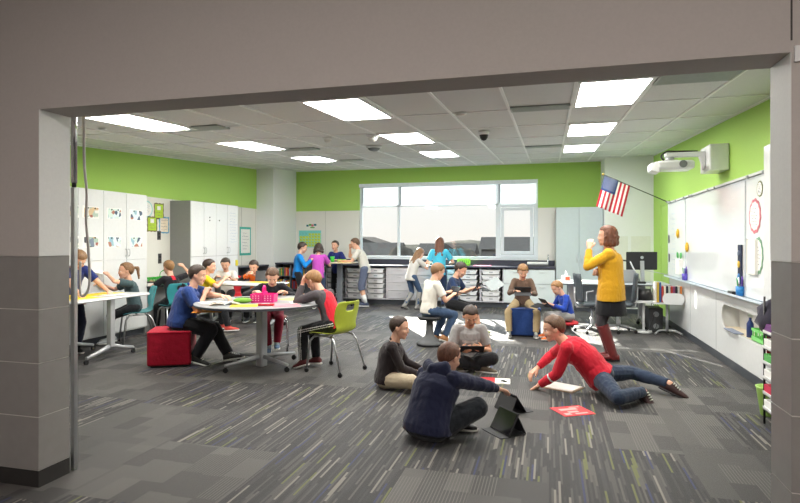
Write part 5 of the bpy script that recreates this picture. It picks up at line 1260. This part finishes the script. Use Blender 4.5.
    for S, El, W in ((SL, EL, WL), (SR, ER, WR)):
        m.cap(N-(R2@up)*0.045*s, S, 0.05*s, 0.06*s*bk**.5)
        if kind in ('tee', 'polo'):
            q = S.lerp(El, 0.72); m.loft([(S, .06*s*bk**.5, .06*s*bk**.5), (q, .058*s*bk**.5, .058*s*bk**.5)], El-S, 16)
            L_.append((S, q))
        else:
            fat = 1.12 if kind == 'hoodie' else 1.0
            m.cap(S, El, 0.060*s*fat, 0.049*s*fat); q = El.lerp(W, 0.93); m.loft([(El, .047*s*fat, .047*s*fat), (El.lerp(W, .5), .043*s*fat, .043*s*fat), (q, .032*s*fat, .032*s*fat)], W-El, 16); L_.append((S, W))
    if kind == 'hoodie':
        hb = N+R2@V((-0.055, 0, 0.0))*s
        for a in range(-3, 4): m.ell(hb+R2@V((-0.045+0.02*abs(a)*0.5, 0.03*a, 0.012*abs(a)-0.02))*s, (0.05*s, 0.045*s, 0.055*s))
        for sg in (-1, 1): m.cap(N+R2@V((-0.03, 0.075*sg, 0.01))*s, N+R2@V((0.06, 0.035*sg, -0.015))*s, 0.028*s, 0.022*s)
    if kind in ('polo', 'jacket'):
        for sg in (-1, 1): m.cap(N+R2@V((-0.05, 0.03*sg, 0.03))*s, N+R2@V((0.055, 0.035*sg, -0.01))*s, 0.017*s, 0.014*s)
    if kind == 'cardigan':
        q = P-Rp@up*0.13*s; m.loft([sec(q, Rp, .155*bk, .118*bk), sec(P, Rp, .15*bk, .114*bk)], n=22)
    tm = [c1, c2]+[z for z in (top[4] if len(top) > 4 else [])]
    tcl = None
    R2t = R2.transposed()
    loc = lambda c: R2t@(c-Wt)/s
    if cls == 'raglan':
        def tcl(c):
            q = loc(c); return 1 if (abs(q.y) > 0.118-max(0, (q.z-0.03))*0.55 ) or (min((c-EL).length, (c-ER).length) < 0.19*s and q.x > 0.11) else 0
    elif cls:
        def tcl(c): return cls(loc(c), c, dict(EL=EL, ER=ER, WL=WL, WR=WR, SL=SL, SR=SR))
    shirt = remesh('sweatshirt' if kind in ('long', 'hoodie') else ('cardigan' if kind == 'cardigan' else ('jacket' if kind == 'jacket' else 'shirt')), m, vox*1.05, 3, tm, root, tcl, (0.009 if kind != 'tee' else 0.007)*s, x*5+y, 12.0)
    # --- bottoms
    bkind, bc = bottom[0], bottom[1]; m = M(); cut = 1.0
    m.ell(P-Rp@up*0.02*s, (0.105*s*bk, 0.138*s*bk, 0.10*s), Rp, 20, 12)
    for Hp, K, A in ((HL, KL, AL), (HR, KR, AR)):
        if bkind in ('pants', 'jeans', 'wide', 'tights'):
            r0, r1, r2 = {'pants': (.088, .064, .052), 'jeans': (.083, .058, .045), 'wide': (.092, .072, .064), 'tights': (.078, .053, .036)}[bkind]
            m.cap(Hp, K, r0*s*bk**.5, r1*s*bk**.4); q = K.lerp(A, 0.96)
            m.loft([(K, r1*s*bk**.4, r1*s*bk**.4), (K.lerp(A, .4), r1*s*.98, r1*s*.98), (q, r2*s, r2*s)], A-K, 16)
        else:
            m.cap(Hp, Hp.lerp(K, 0.7), .09*s*bk**.5, .078*s); q = Hp.lerp(K, 1.02)
            m.loft([(Hp.lerp(K, .5), .082*s, .082*s), (q, .078*s, .078*s)], K-Hp, 18)
            if bkind == 'longshorts': m.ell(K, .074*s); m.loft([(K, .072*s, .072*s), (K.lerp(A, .22), .074*s, .074*s)], A-K, 18)
    bm = [bc]+[z for z in (bottom[2] if len(bottom) > 2 else [])]; bcl = None
    if len(bm) > 1:
        def bcl(c):
            for Hp, K, A, sg in ((HL, KL, AL, 1), (HR, KR, AR, -1)):
                for a, b in ((Hp, K), (K, A)):
                    ab = b-a; tt = max(0, min(1, (c-a).dot(ab)/ab.length_squared)); p = c-(a+ab*tt)
                    if p.length < 0.1*s and abs(p.y) > 0.03*s and p.y*sg > 0:
                        o = p.cross(ab.normalized()); e = V((0, 1, 0)); e = (e-ab.normalized()*e.dot(ab.normalized())).normalized(); w = p.dot(ab.normalized().cross(e))
                        if abs(abs(w)-0.012*s) < 0.0042*s: return 1
            return 0
    remesh('tights' if bkind == 'tights' else ('shorts' if 'shorts' in bkind else 'trousers'), m, vox*1.05, 3, bm, root, bcl, 0.007*s if bkind != 'tights' else 0.001, x*3, 10.0)
    if bottom[0] == 'tights' and extra == 'teacher':
        m = M(); m.loft([(P+V((0, 0, 0.03)), .16*s, .125*s, (lf, -fw)), (P-up*0.12*s, .168*s, .14*s, (lf, -fw)), (P-up*0.27*s, .185*s, .165*s, (lf, -fw)), (P-up*0.285*s, .18*s, .16*s, (lf, -fw))], n=30)
        m.v = [tuple(V(p)+V((cos(12*atan2(p[1], p[0])), sin(12*atan2(p[1], p[0])), 0))*0.006) for p in m.v]; m.build('skirt', cloth('black skirt fabric', (30, 30, 34)), root)
    # --- shoes
    for K, A, yw, pt in ((KL, AL, lt, lfp), (KR, AR, rt, rfp)):
        R = Rz(yw)@Ry(pt); o = A+R@V((0, 0, -0.075))*s; L = 0.24*s
        fr_ = lambda: (R@lf, R@up)
        def ss(t, ry, rz, z): return (o+R@V((-0.065*s+L*t, 0, z*s)), ry*s, rz*s, fr_())
        if extra == 'teacher' or extra == 'boots':
            bm_ = mat('burgundy leather', (112, 44, 44), .35) if extra == 'teacher' else mat('grey boot suede', (140, 138, 134), .8)
            m = M(); m.loft([ss(0, .028, .03, .032), ss(.15, .034, .04, .042), ss(.6, .038, .03, .034), ss(.9, .032, .022, .026), ss(1, .014, .012, .02)], n=16)
            m.cap(A-up*0.01*s, A.lerp(K, 0.5), 0.046*s, 0.056*s); m.loft([(A.lerp(K, .5), .056*s, .056*s), (A.lerp(K, 0.92), .066*s, .066*s)], K-A, 18)
            b = remesh('boot', m, vox*.8, 2, [bm_], root, None, 0.005*s, x, 18)
            m = M().loft([ss(0.02, .026, .004, .004), ss(.5, .034, .004, .004), ss(.98, .018, .004, .004)], n=12); m.box(tuple(o+V((-0.065*s, -0.022*s, 0.0))), tuple(o+V((-0.02*s, 0.022*s, 0.03*s)))); m.build('sole', black, b)
        else:
            m = M(); m.loft([ss(0, .024, .03, .042), ss(.1, .033, .042, .052), ss(.35, .035, .044, .055), ss(.62, .04, .028, .04), ss(.88, .036, .02, .033), ss(1, .018, .012, .028)], n=16); m.cap(A-up*0.02*s, A+(K-A).normalized()*0.03*s, .036*s, .036*s)
            b = remesh('shoe', m, vox*.8, 1, [shoe], root)
            m = M(); m.loft([ss(-.02, .02, .013, .014), ss(.1, .038, .013, .014), ss(.5, .043, .013, .014), ss(.85, .041, .013, .014), ss(1.02, .018, .011, .016)], n=16); m.build('sole', sole, b)
            if vox < 0.008:
                m = M()
                for k in range(4):
                    c0 = o+R@V((-0.065*s+L*(.40+.08*k), 0, (.094-.009*k)*s)); m.cyl(c0-R@lf*0.022*s, c0+R@lf*0.022*s, 0.004*s, n=6)
                m.build('laces', mat('shoe laces', (200, 205, 190), .8), b)
            if socks: M().cyl(A, A.lerp(K, socks[0]), 0.037*s, 0.05*s, 16).build('sock', socks[1], root)
    wp = (Matrix.Translation((x, y, 0)) @ Matrix.Rotation(radians(head), 4, 'Z'))
    HLOG.append((label[:44], tuple(wp@Hc), tuple(wp@V(Hc+Rh@V((0, 0, .5*h)))), tuple(wp@WL), tuple(wp@WR), tuple(wp@AL), tuple(wp@AR)))
    return root, dict(Hc=wp@Hc, WL=wp@WL, WR=wp@WR, N=wp@N, Wt=wp@Wt, KL=wp@KL, KR=wp@KR)
# ------------------------------------------------------------------ who is in the room
W_ = 'w'
navy = cloth('navy jersey', (36, 46, 92)); jean = cloth('blue denim', (62, 82, 112)); blk = cloth('black cotton', (30, 31, 35)); khk = cloth('khaki twill', (176, 156, 120)); drk = cloth('dark navy fleece', (36, 40, 64))
wht = cloth('white jersey', (226, 222, 212)); gry = cloth('heather grey jersey', (158, 156, 156)); char = cloth('charcoal jersey', (74, 70, 74)); rd = cloth('red jersey', (196, 36, 54)); whs = cloth('white stripe fabric', (220, 220, 220))
# 1 polo boy on the red cube
person('boy in a royal blue polo sitting on the red cube, writing at the round table', -4.40, 6.02, 0.52, 22, 1.06, 1.0, lean=17, hp=12, hy=-4, bulk=1.42, LH=(-3.84, 6.10, 0.83, W_), RH=(0.30, -0.10, 0.86), LF=(0.56, 0.02, 0.09), RF=(0.20, -0.14, 0.10), rt=-8, lt=4, lfp=-8,
       top=('polo', cloth('royal blue pique', (44, 68, 128)), None, True), bottom=('wide', blk), shoe=mat('black green trainer', (44, 46, 42), .5), hair=('short', H_db), vox=0.0065, curlR=1.3, rfp=14,
       cls=lambda q, c, k: 0)
# 2 raglan boy on the lime chair
person('boy in a red and charcoal shirt resting his forehead on his hand', -2.44, 6.13, 0.545, 166, 1.0, 0.98, lean=24, hp=34, hy=4, LH=(0.37, 0.10, 1.00), le=(0.7, 0.5, -1), nL=(-1, -0.4, 0.2), RH=(0.47, -0.14, 0.83), LF=(0.36, 0.10, 0.10), RF=(0.30, -0.08, 0.10), lfp=18, rfp=5,
       top=('long', rd, char, True), bottom=('pants', blk, [whs]), shoe=mat('maroon trainer', (92, 34, 38), .6), hair=('short', H_bl), vox=0.0065, cls='raglan', curlR=0.9)
# 3 maroon trousers boy
person('boy in a black top and maroon trousers writing behind the magenta caddy', -3.74, 7.12, 0.56, -62, 0.96, 0.98, lean=24, hp=38, LH=(0.36, 0.18, 0.82), RH=(0.32, -0.24, 0.83), LF=(0.30, 0.06, 0.14), RF=(0.24, -0.05, 0.10), rfp=10,
       top=('long', cloth('black jersey', (34, 34, 40)), None, True), bottom=('pants', cloth('maroon fleece', (134, 30, 52))), shoe=mat('blue grey trainer', (86, 110, 140), .6), hair=('short', H_br), vox=0.0075)
# 4 ponytail girl
r_, j_ = person('girl with a ponytail in a dark tee passing a paper at the left table', -5.98, 7.08, 0.545, 226, 0.93, 0.98, lean=12, hp=4, hy=6, LH=(0.36, 0.02, 1.02), RH=(0.42, -0.14, 0.86), LF=(0.34, 0.10, 0.09), RF=(0.30, -0.10, 0.09),
       top=('tee', cloth('dark teal jersey', (66, 84, 88)), None, True), bottom=('jeans', blk), hair=('pony', H_lb), shoe=mat('pale trainer', (190, 196, 200), .6), vox=0.008)
tag(place(M().box((-0.1, -0.075, 0), (0.1, 0.075, 0.003)).build('held_paper', paper), tuple(j_['WL']+V((-0.16, -0.06, 0.05))), 40, 15, 10), 'pale paper held up by the ponytail girl', 'paper')
# 5 navy boy standing at far left
person('boy in a navy shirt with white trim bending over the left table beside the cabinets', -6.24, 6.14, 0.78, -22, 1.03, 1.0, lean=24, hp=46, hy=0, RH=(-5.78, 5.86, 0.83, W_), LH=(-5.72, 6.28, 0.83, W_), LF=(0.0, 0.10, 0.075), RF=(-0.02, -0.10, 0.075),
       top=('tee', cloth('navy sports jersey', (38, 50, 110))), bottom=('pants', cloth('dark navy twill', (34, 38, 56))), hair=('short', H_lb), vox=0.008)
# 6 boy at the wall desk
person('boy in a black and red shirt reaching up at the wall desk, his back turned', -6.04, 8.06, 0.545, 158, 0.95, 0.98, lean=14, hp=12, RH=(0.26, -0.34, 1.07), LH=(0.40, 0.16, 0.82), LF=(0.34, 0.10, 0.08), RF=(0.34, -0.10, 0.08),
       top=('tee', cloth('black sports jersey', (34, 32, 38)), None, True, [rd]), bottom=('pants', blk), hair=('crop', H_bl), vox=0.009, cls=lambda q, c, k: 2 if (abs(q.y) < 0.03 and q.z > 0.12) else 0)
# 7 yellow
person('boy in a yellow tee sitting sideways at the middle distance table', -5.58, 8.14, 0.545, 38, 0.98, 0.98, lean=12, hp=8, hy=-12, LH=(0.36, 0.18, 0.84), RH=(0.36, -0.14, 0.88), LF=(0.34, 0.12, 0.09), RF=(0.42, -0.16, 0.09),
       top=('tee', cloth('yellow jersey', (232, 196, 32)), None, True), bottom=('pants', blk), shoe=mat('red white trainer', (200, 70, 60), .6), hair=('short', H_db), vox=0.009)
school_chair('dark chair under the boy in yellow', dark, (-5.61, 8.12, 0), 38)
# 8 white tee
person('boy in a white tee facing the camera behind the middle distance table', -6.02, 9.62, 0.545, 292, 0.97, 0.98, lean=10, hp=24, LH=(0.36, 0.12, 0.83), RH=(0.34, -0.14, 0.83), LF=(0.30, 0.10, 0.08), RF=(0.30, -0.10, 0.08),
       top=('tee', wht, None, True, [cloth('sage print', (130, 150, 120))]), bottom=('pants', blk), hair=('short', H_db), vox=0.009, cls=lambda q, c, k: 2 if (q.x > 0 and abs(q.y) < 0.10 and 0.0 < q.z < 0.04) else 0)
# 9 orange black
person('boy in an orange and black shirt reading behind the middle distance table', -5.40, 9.68, 0.53, 280, 0.95, 0.98, lean=16, hp=26, LH=(0.34, 0.10, 0.86), RH=(0.34, -0.08, 0.90), LF=(0.28, 0.10, 0.08), RF=(0.28, -0.10, 0.08),
       top=('long', cloth('orange jersey', (226, 104, 34)), cloth('black sleeve', (38, 36, 38)), True), bottom=('pants', blk), hair=('short', H_db), vox=0.009, cls=lambda q, c, k: 1 if abs(q.y) > 0.15 else 0)
school_chair('dark chair under the boy in orange and black', dark, (-5.42, 9.74, 0), 280)
# 10 standing table
person('boy in a bright blue sweatshirt standing at the left of the tall table', -5.47, 11.62, 0.80, 25, 1.03, 1.0, lean=5, hp=18, LH=(0.30, 0.12, 1.08), RH=(0.30, -0.10, 1.10), top=('long', cloth('bright blue fleece', (24, 128, 206)), None, False, [whs]), bottom=('pants', blk), shoe=mat('neon green trainer', (120, 220, 60), .6), hair=('short', H_db), vox=0.009,
       cls=lambda q, c, k: 2 if (q.x > 0.05 and -0.1 < q.z < 0.03 and abs(q.y) < .06) else 0)
person('girl in a purple tee with her back to the camera at the tall table', -5.02, 11.72, 0.79, 108, 1.02, 1.0, lean=8, hp=22, LH=(0.32, 0.14, 1.06), RH=(0.34, -0.14, 1.06), top=('tee', cloth('orchid jersey', (190, 80, 180))), bottom=('jeans', jean), hair=('bob', H_db), vox=0.009)
person('boy in a dark blue shirt behind the tall table facing the camera', -5.02, 12.93, 0.84, 262, 1.02, 1.0, lean=12, hp=4, LH=(0.32, 0.20, 1.06), RH=(0.30, -0.18, 1.06), LF=(0, 0.1, 0.09), RF=(0, -0.1, 0.09), top=('tee', cloth('dark blue jersey', (42, 52, 118))), bottom=('pants', blk), hair=('short', H_db), vox=0.009)
person('boy in a pale grey tee and plaid shorts leaning on the tall table', -4.16, 12.48, 0.88, 188, 1.12, 1.02, lean=20, hp=18, hy=6, RH=(0.36, -0.02, 1.36), re_=(0.5, -0.5, -1), LH=(0.50, 0.16, 1.06), RF=(0.05, -0.08, 0.085), LF=(-0.04, 0.14, 0.085), top=('tee', cloth('oatmeal jersey', (206, 202, 192))), bottom=('longshorts', cloth('slate plaid', (92, 100, 122))),
       shoe=mat('navy trainer', (50, 60, 84), .6), hair=('short', H_br), vox=0.009, socks=(0.5, whs), skin=SK)
# window pair
person('girl with light brown hair in a pale tee and jeans leaning on the window counter', -2.96, 12.12, 0.74, 52, 0.98, 0.98, lean=20, hp=34, LH=(0.40, 0.16, 1.00), RH=(0.42, -0.10, 1.00), LF=(-0.12, 0.08, 0.10), RF=(0.10, -0.08, 0.075), lfp=25, lp=(1, 0, .2), top=('tee', cloth('pale grey jersey', (196, 192, 186))), bottom=('jeans', jean), hair=('long', H_lb), vox=0.009, extra='boots')
person('girl in a turquoise tee with long brown hair facing the window', -2.38, 12.36, 0.87, 95, 1.11, 1.04, lean=10, hp=18, LH=(0.34, 0.20, 1.02), RH=(0.36, -0.26, 1.03), top=('tee', cloth('turquoise jersey', (72, 178, 206))), bottom=('jeans', cloth('dark denim', (40, 54, 84))), hair=('long', H_ch), vox=0.009)
# stools
r_, j_ = person('boy in a white tee and jeans on a stool, seen from behind', -1.70, 8.02, 0.51, 42, 1.02, 1.0, lean=10, hp=24, hy=-6, LH=(0.36, 0.10, 0.74), RH=(0.34, -0.12, 0.72), LF=(0.24, 0.20, 0.08), RF=(0.20, -0.12, 0.12), lt=10, rfp=20, top=('tee', wht, None, True), bottom=('jeans', jean), shoe=mat('tan trainer', (170, 120, 80), .6), hair=('short', H_lb), vox=0.0075)
held_tablet('tablet in black folio held by the boy in a white tee', tuple((j_['WL']+j_['WR'])/2+V((0.06, 0.05, 0.03))), -48, 55)
r_, j_ = person('boy in a navy tee on a stool holding a tablet, farther back', -1.56, 9.15, 0.51, -8, 1.0, 1.0, lean=10, hp=30, LH=(0.36, 0.12, 0.74), RH=(0.34, -0.12, 0.74), LF=(0.46, 0.10, 0.08), RF=(0.40, -0.12, 0.08), top=('tee', cloth('dark navy jersey', (36, 52, 84)), None, True, [cloth('aqua print', (96, 180, 180))]), bottom=('shorts', blk), shoe=mat('neon trainer', (150, 160, 90), .6), hair=('short', H_db), vox=0.0075,
       cls=lambda q, c, k: 2 if (q.x > 0.04 and abs(q.y) < 0.08 and -0.02 < q.z < 0.09) else 0, socks=(0.2, blk))
held_tablet('tablet in black folio held by the boy in a navy tee', tuple((j_['WL']+j_['WR'])/2+V((0.09, 0.0, 0.03))), -98, 50)
t = sheet_flat('grey_folder', 'grey sheet held out by the boy in a navy tee', 'paper', mat('grey sheet', (150, 158, 160), .7), (-0.84, 9.02, 0.83), 0.26, 0.22, 20, marks=False); t.rotation_euler = (radians(35), radians(-20), radians(40))
# floor group
r_, j_ = person('boy in a grey tee sitting cross-legged on the carpet, reading a tablet', -0.94, 6.74, 0.095, 284, 1.04, 1.0, lean=16, hp=32, hy=2, LH=(0.30, 0.12, 0.27), RH=(0.31, -0.11, 0.26), LF=(0.25, -0.10, 0.07), RF=(0.29, 0.12, 0.07), lp=(.5, 1, .32), rp=(.5, -1, .32), lt=-70, rt=70, bulk=1.1,
       top=('tee', gry, None, True, [cloth('faint white print', (206, 204, 204))]), bottom=('wide', blk), shoe=mat('grey tan trainer', (110, 100, 84), .6), hair=('short', H_db), skin=SK2, vox=0.006, cls=lambda q, c, k: 2 if (q.x > 0 and abs(q.y) < 0.085 and 0.055 < q.z < 0.085) else 0, nL=(0.3, -1, 0.4), nR=(0.3, 1, 0.4))
held_tablet('thin dark tablet held by the cross-legged boy in a grey tee', tuple((j_['WL']+j_['WR'])/2+V((0.02, -0.09, 0.02))), 12, -32, 0.135, 0.095, False)
person('boy in a black jacket and khaki shorts sitting on the carpet in profile', -1.63, 5.60, 0.095, 8, 0.92, 0.98, bulk=1.3, lean=12, hp=10, hy=-6, LH=(0.36, 0.10, 0.17), RH=(0.34, -0.06, 0.15), LF=(0.30, -0.02, 0.07), RF=(0.26, 0.06, 0.07), lp=(.6, 1, .22), rp=(.6, -1, .16), lt=-60, rt=60,
       top=('jacket', cloth('black fleece', (44, 38, 40)), None, True), bottom=('longshorts', cloth('khaki shorts fabric', (178, 164, 140))), shoe=mat('maroon trainer', (92, 34, 38), .6), hair=('crop', H_db), vox=0.006)
person('boy in a dark navy hoodie sitting on the carpet with his back to the camera', -0.90, 4.20, 0.105, 62, 1.0, 0.98, lean=25, neckz=-0.035, hp=20, hy=-8, twist=-6, bulk=1.45, RH=(-0.37, 4.62, 0.30, W_), LH=(0.36, 0.14, 0.14), LF=(0.30, -0.04, 0.07), RF=(0.34, 0.06, 0.07), lp=(.4, 1, .2), rp=(.5, -1, .55), lt=-60, rt=60,
       top=('hoodie', drk, None, True), bottom=('wide', cloth('black denim', (34, 38, 44))), shoe=black, hair=('crop', H_rd), vox=0.006, curlR=0.35, re_=(0.1, -1, 0.25))
# brown and blue pair
r_, j_ = person('boy in a brown printed shirt sitting on the blue cube with a tablet', -0.42, 9.32, 0.54, 274, 0.9, 0.95, lean=12, hp=28, hy=4, LH=(0.33, 0.12, 0.70), RH=(0.34, -0.12, 0.73), LF=(0.34, 0.20, 0.08), RF=(0.32, -0.21, 0.08), lp=(1, .8, .3), rp=(1, -.8, .3), top=('long', cloth('brown jersey', (104, 84, 72)), None, True, [cloth('cream print', (206, 196, 180)), cloth('slate print', (96, 116, 136))]), bottom=('pants', khk), shoe=mat('grey trainer', (90, 90, 92), .6),
       hair=('fringe', H_bl), vox=0.0075, cls=lambda q, c, k: 2 if (q.x > 0.03 and -0.05 < q.y < 0.05 and 0.0 < q.z < 0.07) else (3 if (q.x > 0.03 and 0.05 <= q.y < 0.09 and 0.02 < q.z < 0.06) else 0))
held_tablet('tablet in black folio held up by the boy in a brown shirt', tuple((j_['WL']+j_['WR'])/2+V((0, -0.07, 0.02))), 184, 52)
r_, j_ = person('boy in a royal blue sweatshirt on a low stool with a tablet on his knees', 0.29, 9.08, 0.36, 205, 0.82, 0.90, lean=16, hp=34, LH=(0.30, 0.10, 0.54), RH=(0.29, -0.10, 0.54), LF=(0.36, 0.13, 0.07), RF=(0.32, -0.12, 0.07), top=('long', cloth('royal blue fleece', (36, 66, 158)), None, True, [cloth('pale grey print', (190, 196, 204))]), bottom=('longshorts', gry), shoe=mat('orange trainer', (226, 110, 40), .6),
       hair=('crop', H_bl), vox=0.0075, cls=lambda q, c, k: 2 if (q.x > 0.05 and abs(q.y) < 0.045 and -0.06 < q.z < 0.04) else 0)
held_tablet('tablet in black folio on the knees of the boy in royal blue', tuple((j_['WL']+j_['WR'])/2+V((-0.08, -0.04, 0.02))), 115, 48)
# teacher
person('woman in a mustard cardigan and black skirt standing with her hand raised', 0.76, 7.55, 0.915, 170, 1.17, 1.07, bulk=1.25, lean=2, hp=0, hy=0, RH=(0.16, -0.02, 1.10), re_=(-0.3, -0.8, -0.6), LH=(0.25, 0.12, 1.42), le=(0.1, 0.5, -1), LF=(-0.03, 0.06, 0.10), RF=(0.02, -0.07, 0.10), top=('cardigan', cloth('mustard knit', (214, 160, 38))), bottom=('tights', cloth('dark grey tights', (62, 58, 62))), hair=('bob', H_ch), vox=0.0075, extra='teacher', curlR=0.9, nR=(-0.2, 1, 0))
# crawling boy
person('boy in a red sweater and jeans propped on one arm, legs stretched along the carpet', 0.48, 5.88, 0.18, 176, 1.12, 1.05, bulk=1.2, lean=48, pitch=58, side=0, hp=14, hy=14, LH=(-0.10, 5.84, 0.05, W_), RH=(-0.12, 6.14, 0.16, W_), re_=(0.2, -0.6, -0.2), le=(-1, 0.4, 0), LF=(0.86, 5.70, 0.09, W_), RF=(1.14, 5.98, 0.11, W_), lp=(0.2, 1, -0.1), rp=(0.2, -1, 0.05), lt=150, rt=165, lfp=35, rfp=20,
       top=('long', rd, None, True, [whs]), bottom=('jeans', cloth('dark blue denim', (46, 58, 78))), shoe=mat('dark red trainer', (62, 40, 40), .6), sole=mat('dark sole', (40, 36, 38), .6), hair=('short', H_br), vox=0.006, curlL=0.1,
       cls=lambda q, c, k: 2 if (0.045 < (c-k['EL']).length < 0.062 or 0.085 < (c-k['EL']).length < 0.10) and (c-k['WL']).length < 0.19 else 0)
# ------------------------------------------------------------------ light, sky, camera
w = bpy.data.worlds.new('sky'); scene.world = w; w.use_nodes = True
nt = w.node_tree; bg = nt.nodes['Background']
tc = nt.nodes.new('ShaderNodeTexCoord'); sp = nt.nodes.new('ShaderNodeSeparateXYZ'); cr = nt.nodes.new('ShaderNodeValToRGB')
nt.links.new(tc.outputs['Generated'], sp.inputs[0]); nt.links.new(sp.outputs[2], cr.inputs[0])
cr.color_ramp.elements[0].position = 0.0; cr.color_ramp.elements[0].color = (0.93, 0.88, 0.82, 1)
cr.color_ramp.elements[1].position = 0.6; cr.color_ramp.elements[1].color = (6.0, 7.0, 8.0, 1)  # upper sky, out of view, brightened to light the room
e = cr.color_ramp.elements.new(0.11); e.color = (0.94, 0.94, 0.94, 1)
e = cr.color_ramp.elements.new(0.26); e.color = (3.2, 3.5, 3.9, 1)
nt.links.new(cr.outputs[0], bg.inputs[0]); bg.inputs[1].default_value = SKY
def light(kind, name, loc, energy, **k):
    d = bpy.data.lights.new(name, kind); d.energy = energy
    for a, b in k.items(): setattr(d, a, b)
    o = bpy.data.objects.new(name, d); COL.objects.link(o); o.location = loc; return o
sun = light('SUN', 'sun', (-10, 40, 12), SUN, angle=radians(0.6), color=(1.0, 0.95, 0.86))
dv = V((0.478, -0.878, 0)).normalized()*cos(radians(22.8))+V((0, 0, -sin(radians(22.8))))
sun.rotation_euler = dv.to_track_quat('-Z', 'Y').to_euler()
# unseen lamps added behind the camera to brighten the corridor wall
for i, x in enumerate((-1.7, 1.3)):
    t = thing('added_corridor_light', 'added unseen light panel brightening the corridor wall from behind the camera, %s one' % ('left', 'right')[i], 'ceiling light', (x, -0.6, 3.58), 0, 'added unseen corridor lights')
    M().box((-0.62, -0.32, 0), (0.62, 0.32, 0.02)).build('frame', M_tbar, t); M().box((-0.6, -0.3, -0.004), (0.6, 0.3, 0)).build('diffuser', emis('added corridor lamp lens', (255, 244, 236), COR), t)
cam = bpy.data.cameras.new('camera'); co = bpy.data.objects.new('camera', cam); COL.objects.link(co)
cam.sensor_width = 36.0; cam.lens = 36.0*560.7/800.0; cam.sensor_fit = 'HORIZONTAL'
cam.shift_y = -(251.5-242.0)/800.0; cam.clip_end = 900
co.location = (0, 0, 1.5); co.rotation_euler = (radians(90), 0, radians(14.88)); scene.camera = co
vs_ = scene.view_settings; vs_.view_transform = 'Standard'; vs_.look = 'None'; vs_.gamma = 1.0; vs_.exposure = EXPO; vs_.use_curve_mapping = False
scene.cycles.max_bounces = 8; scene.cycles.diffuse_bounces = 5; scene.cycles.transparent_max_bounces = 12
scene.cycles.sample_clamp_indirect = 6.0; scene.cycles.caustics_reflective = False; scene.cycles.caustics_refractive = False
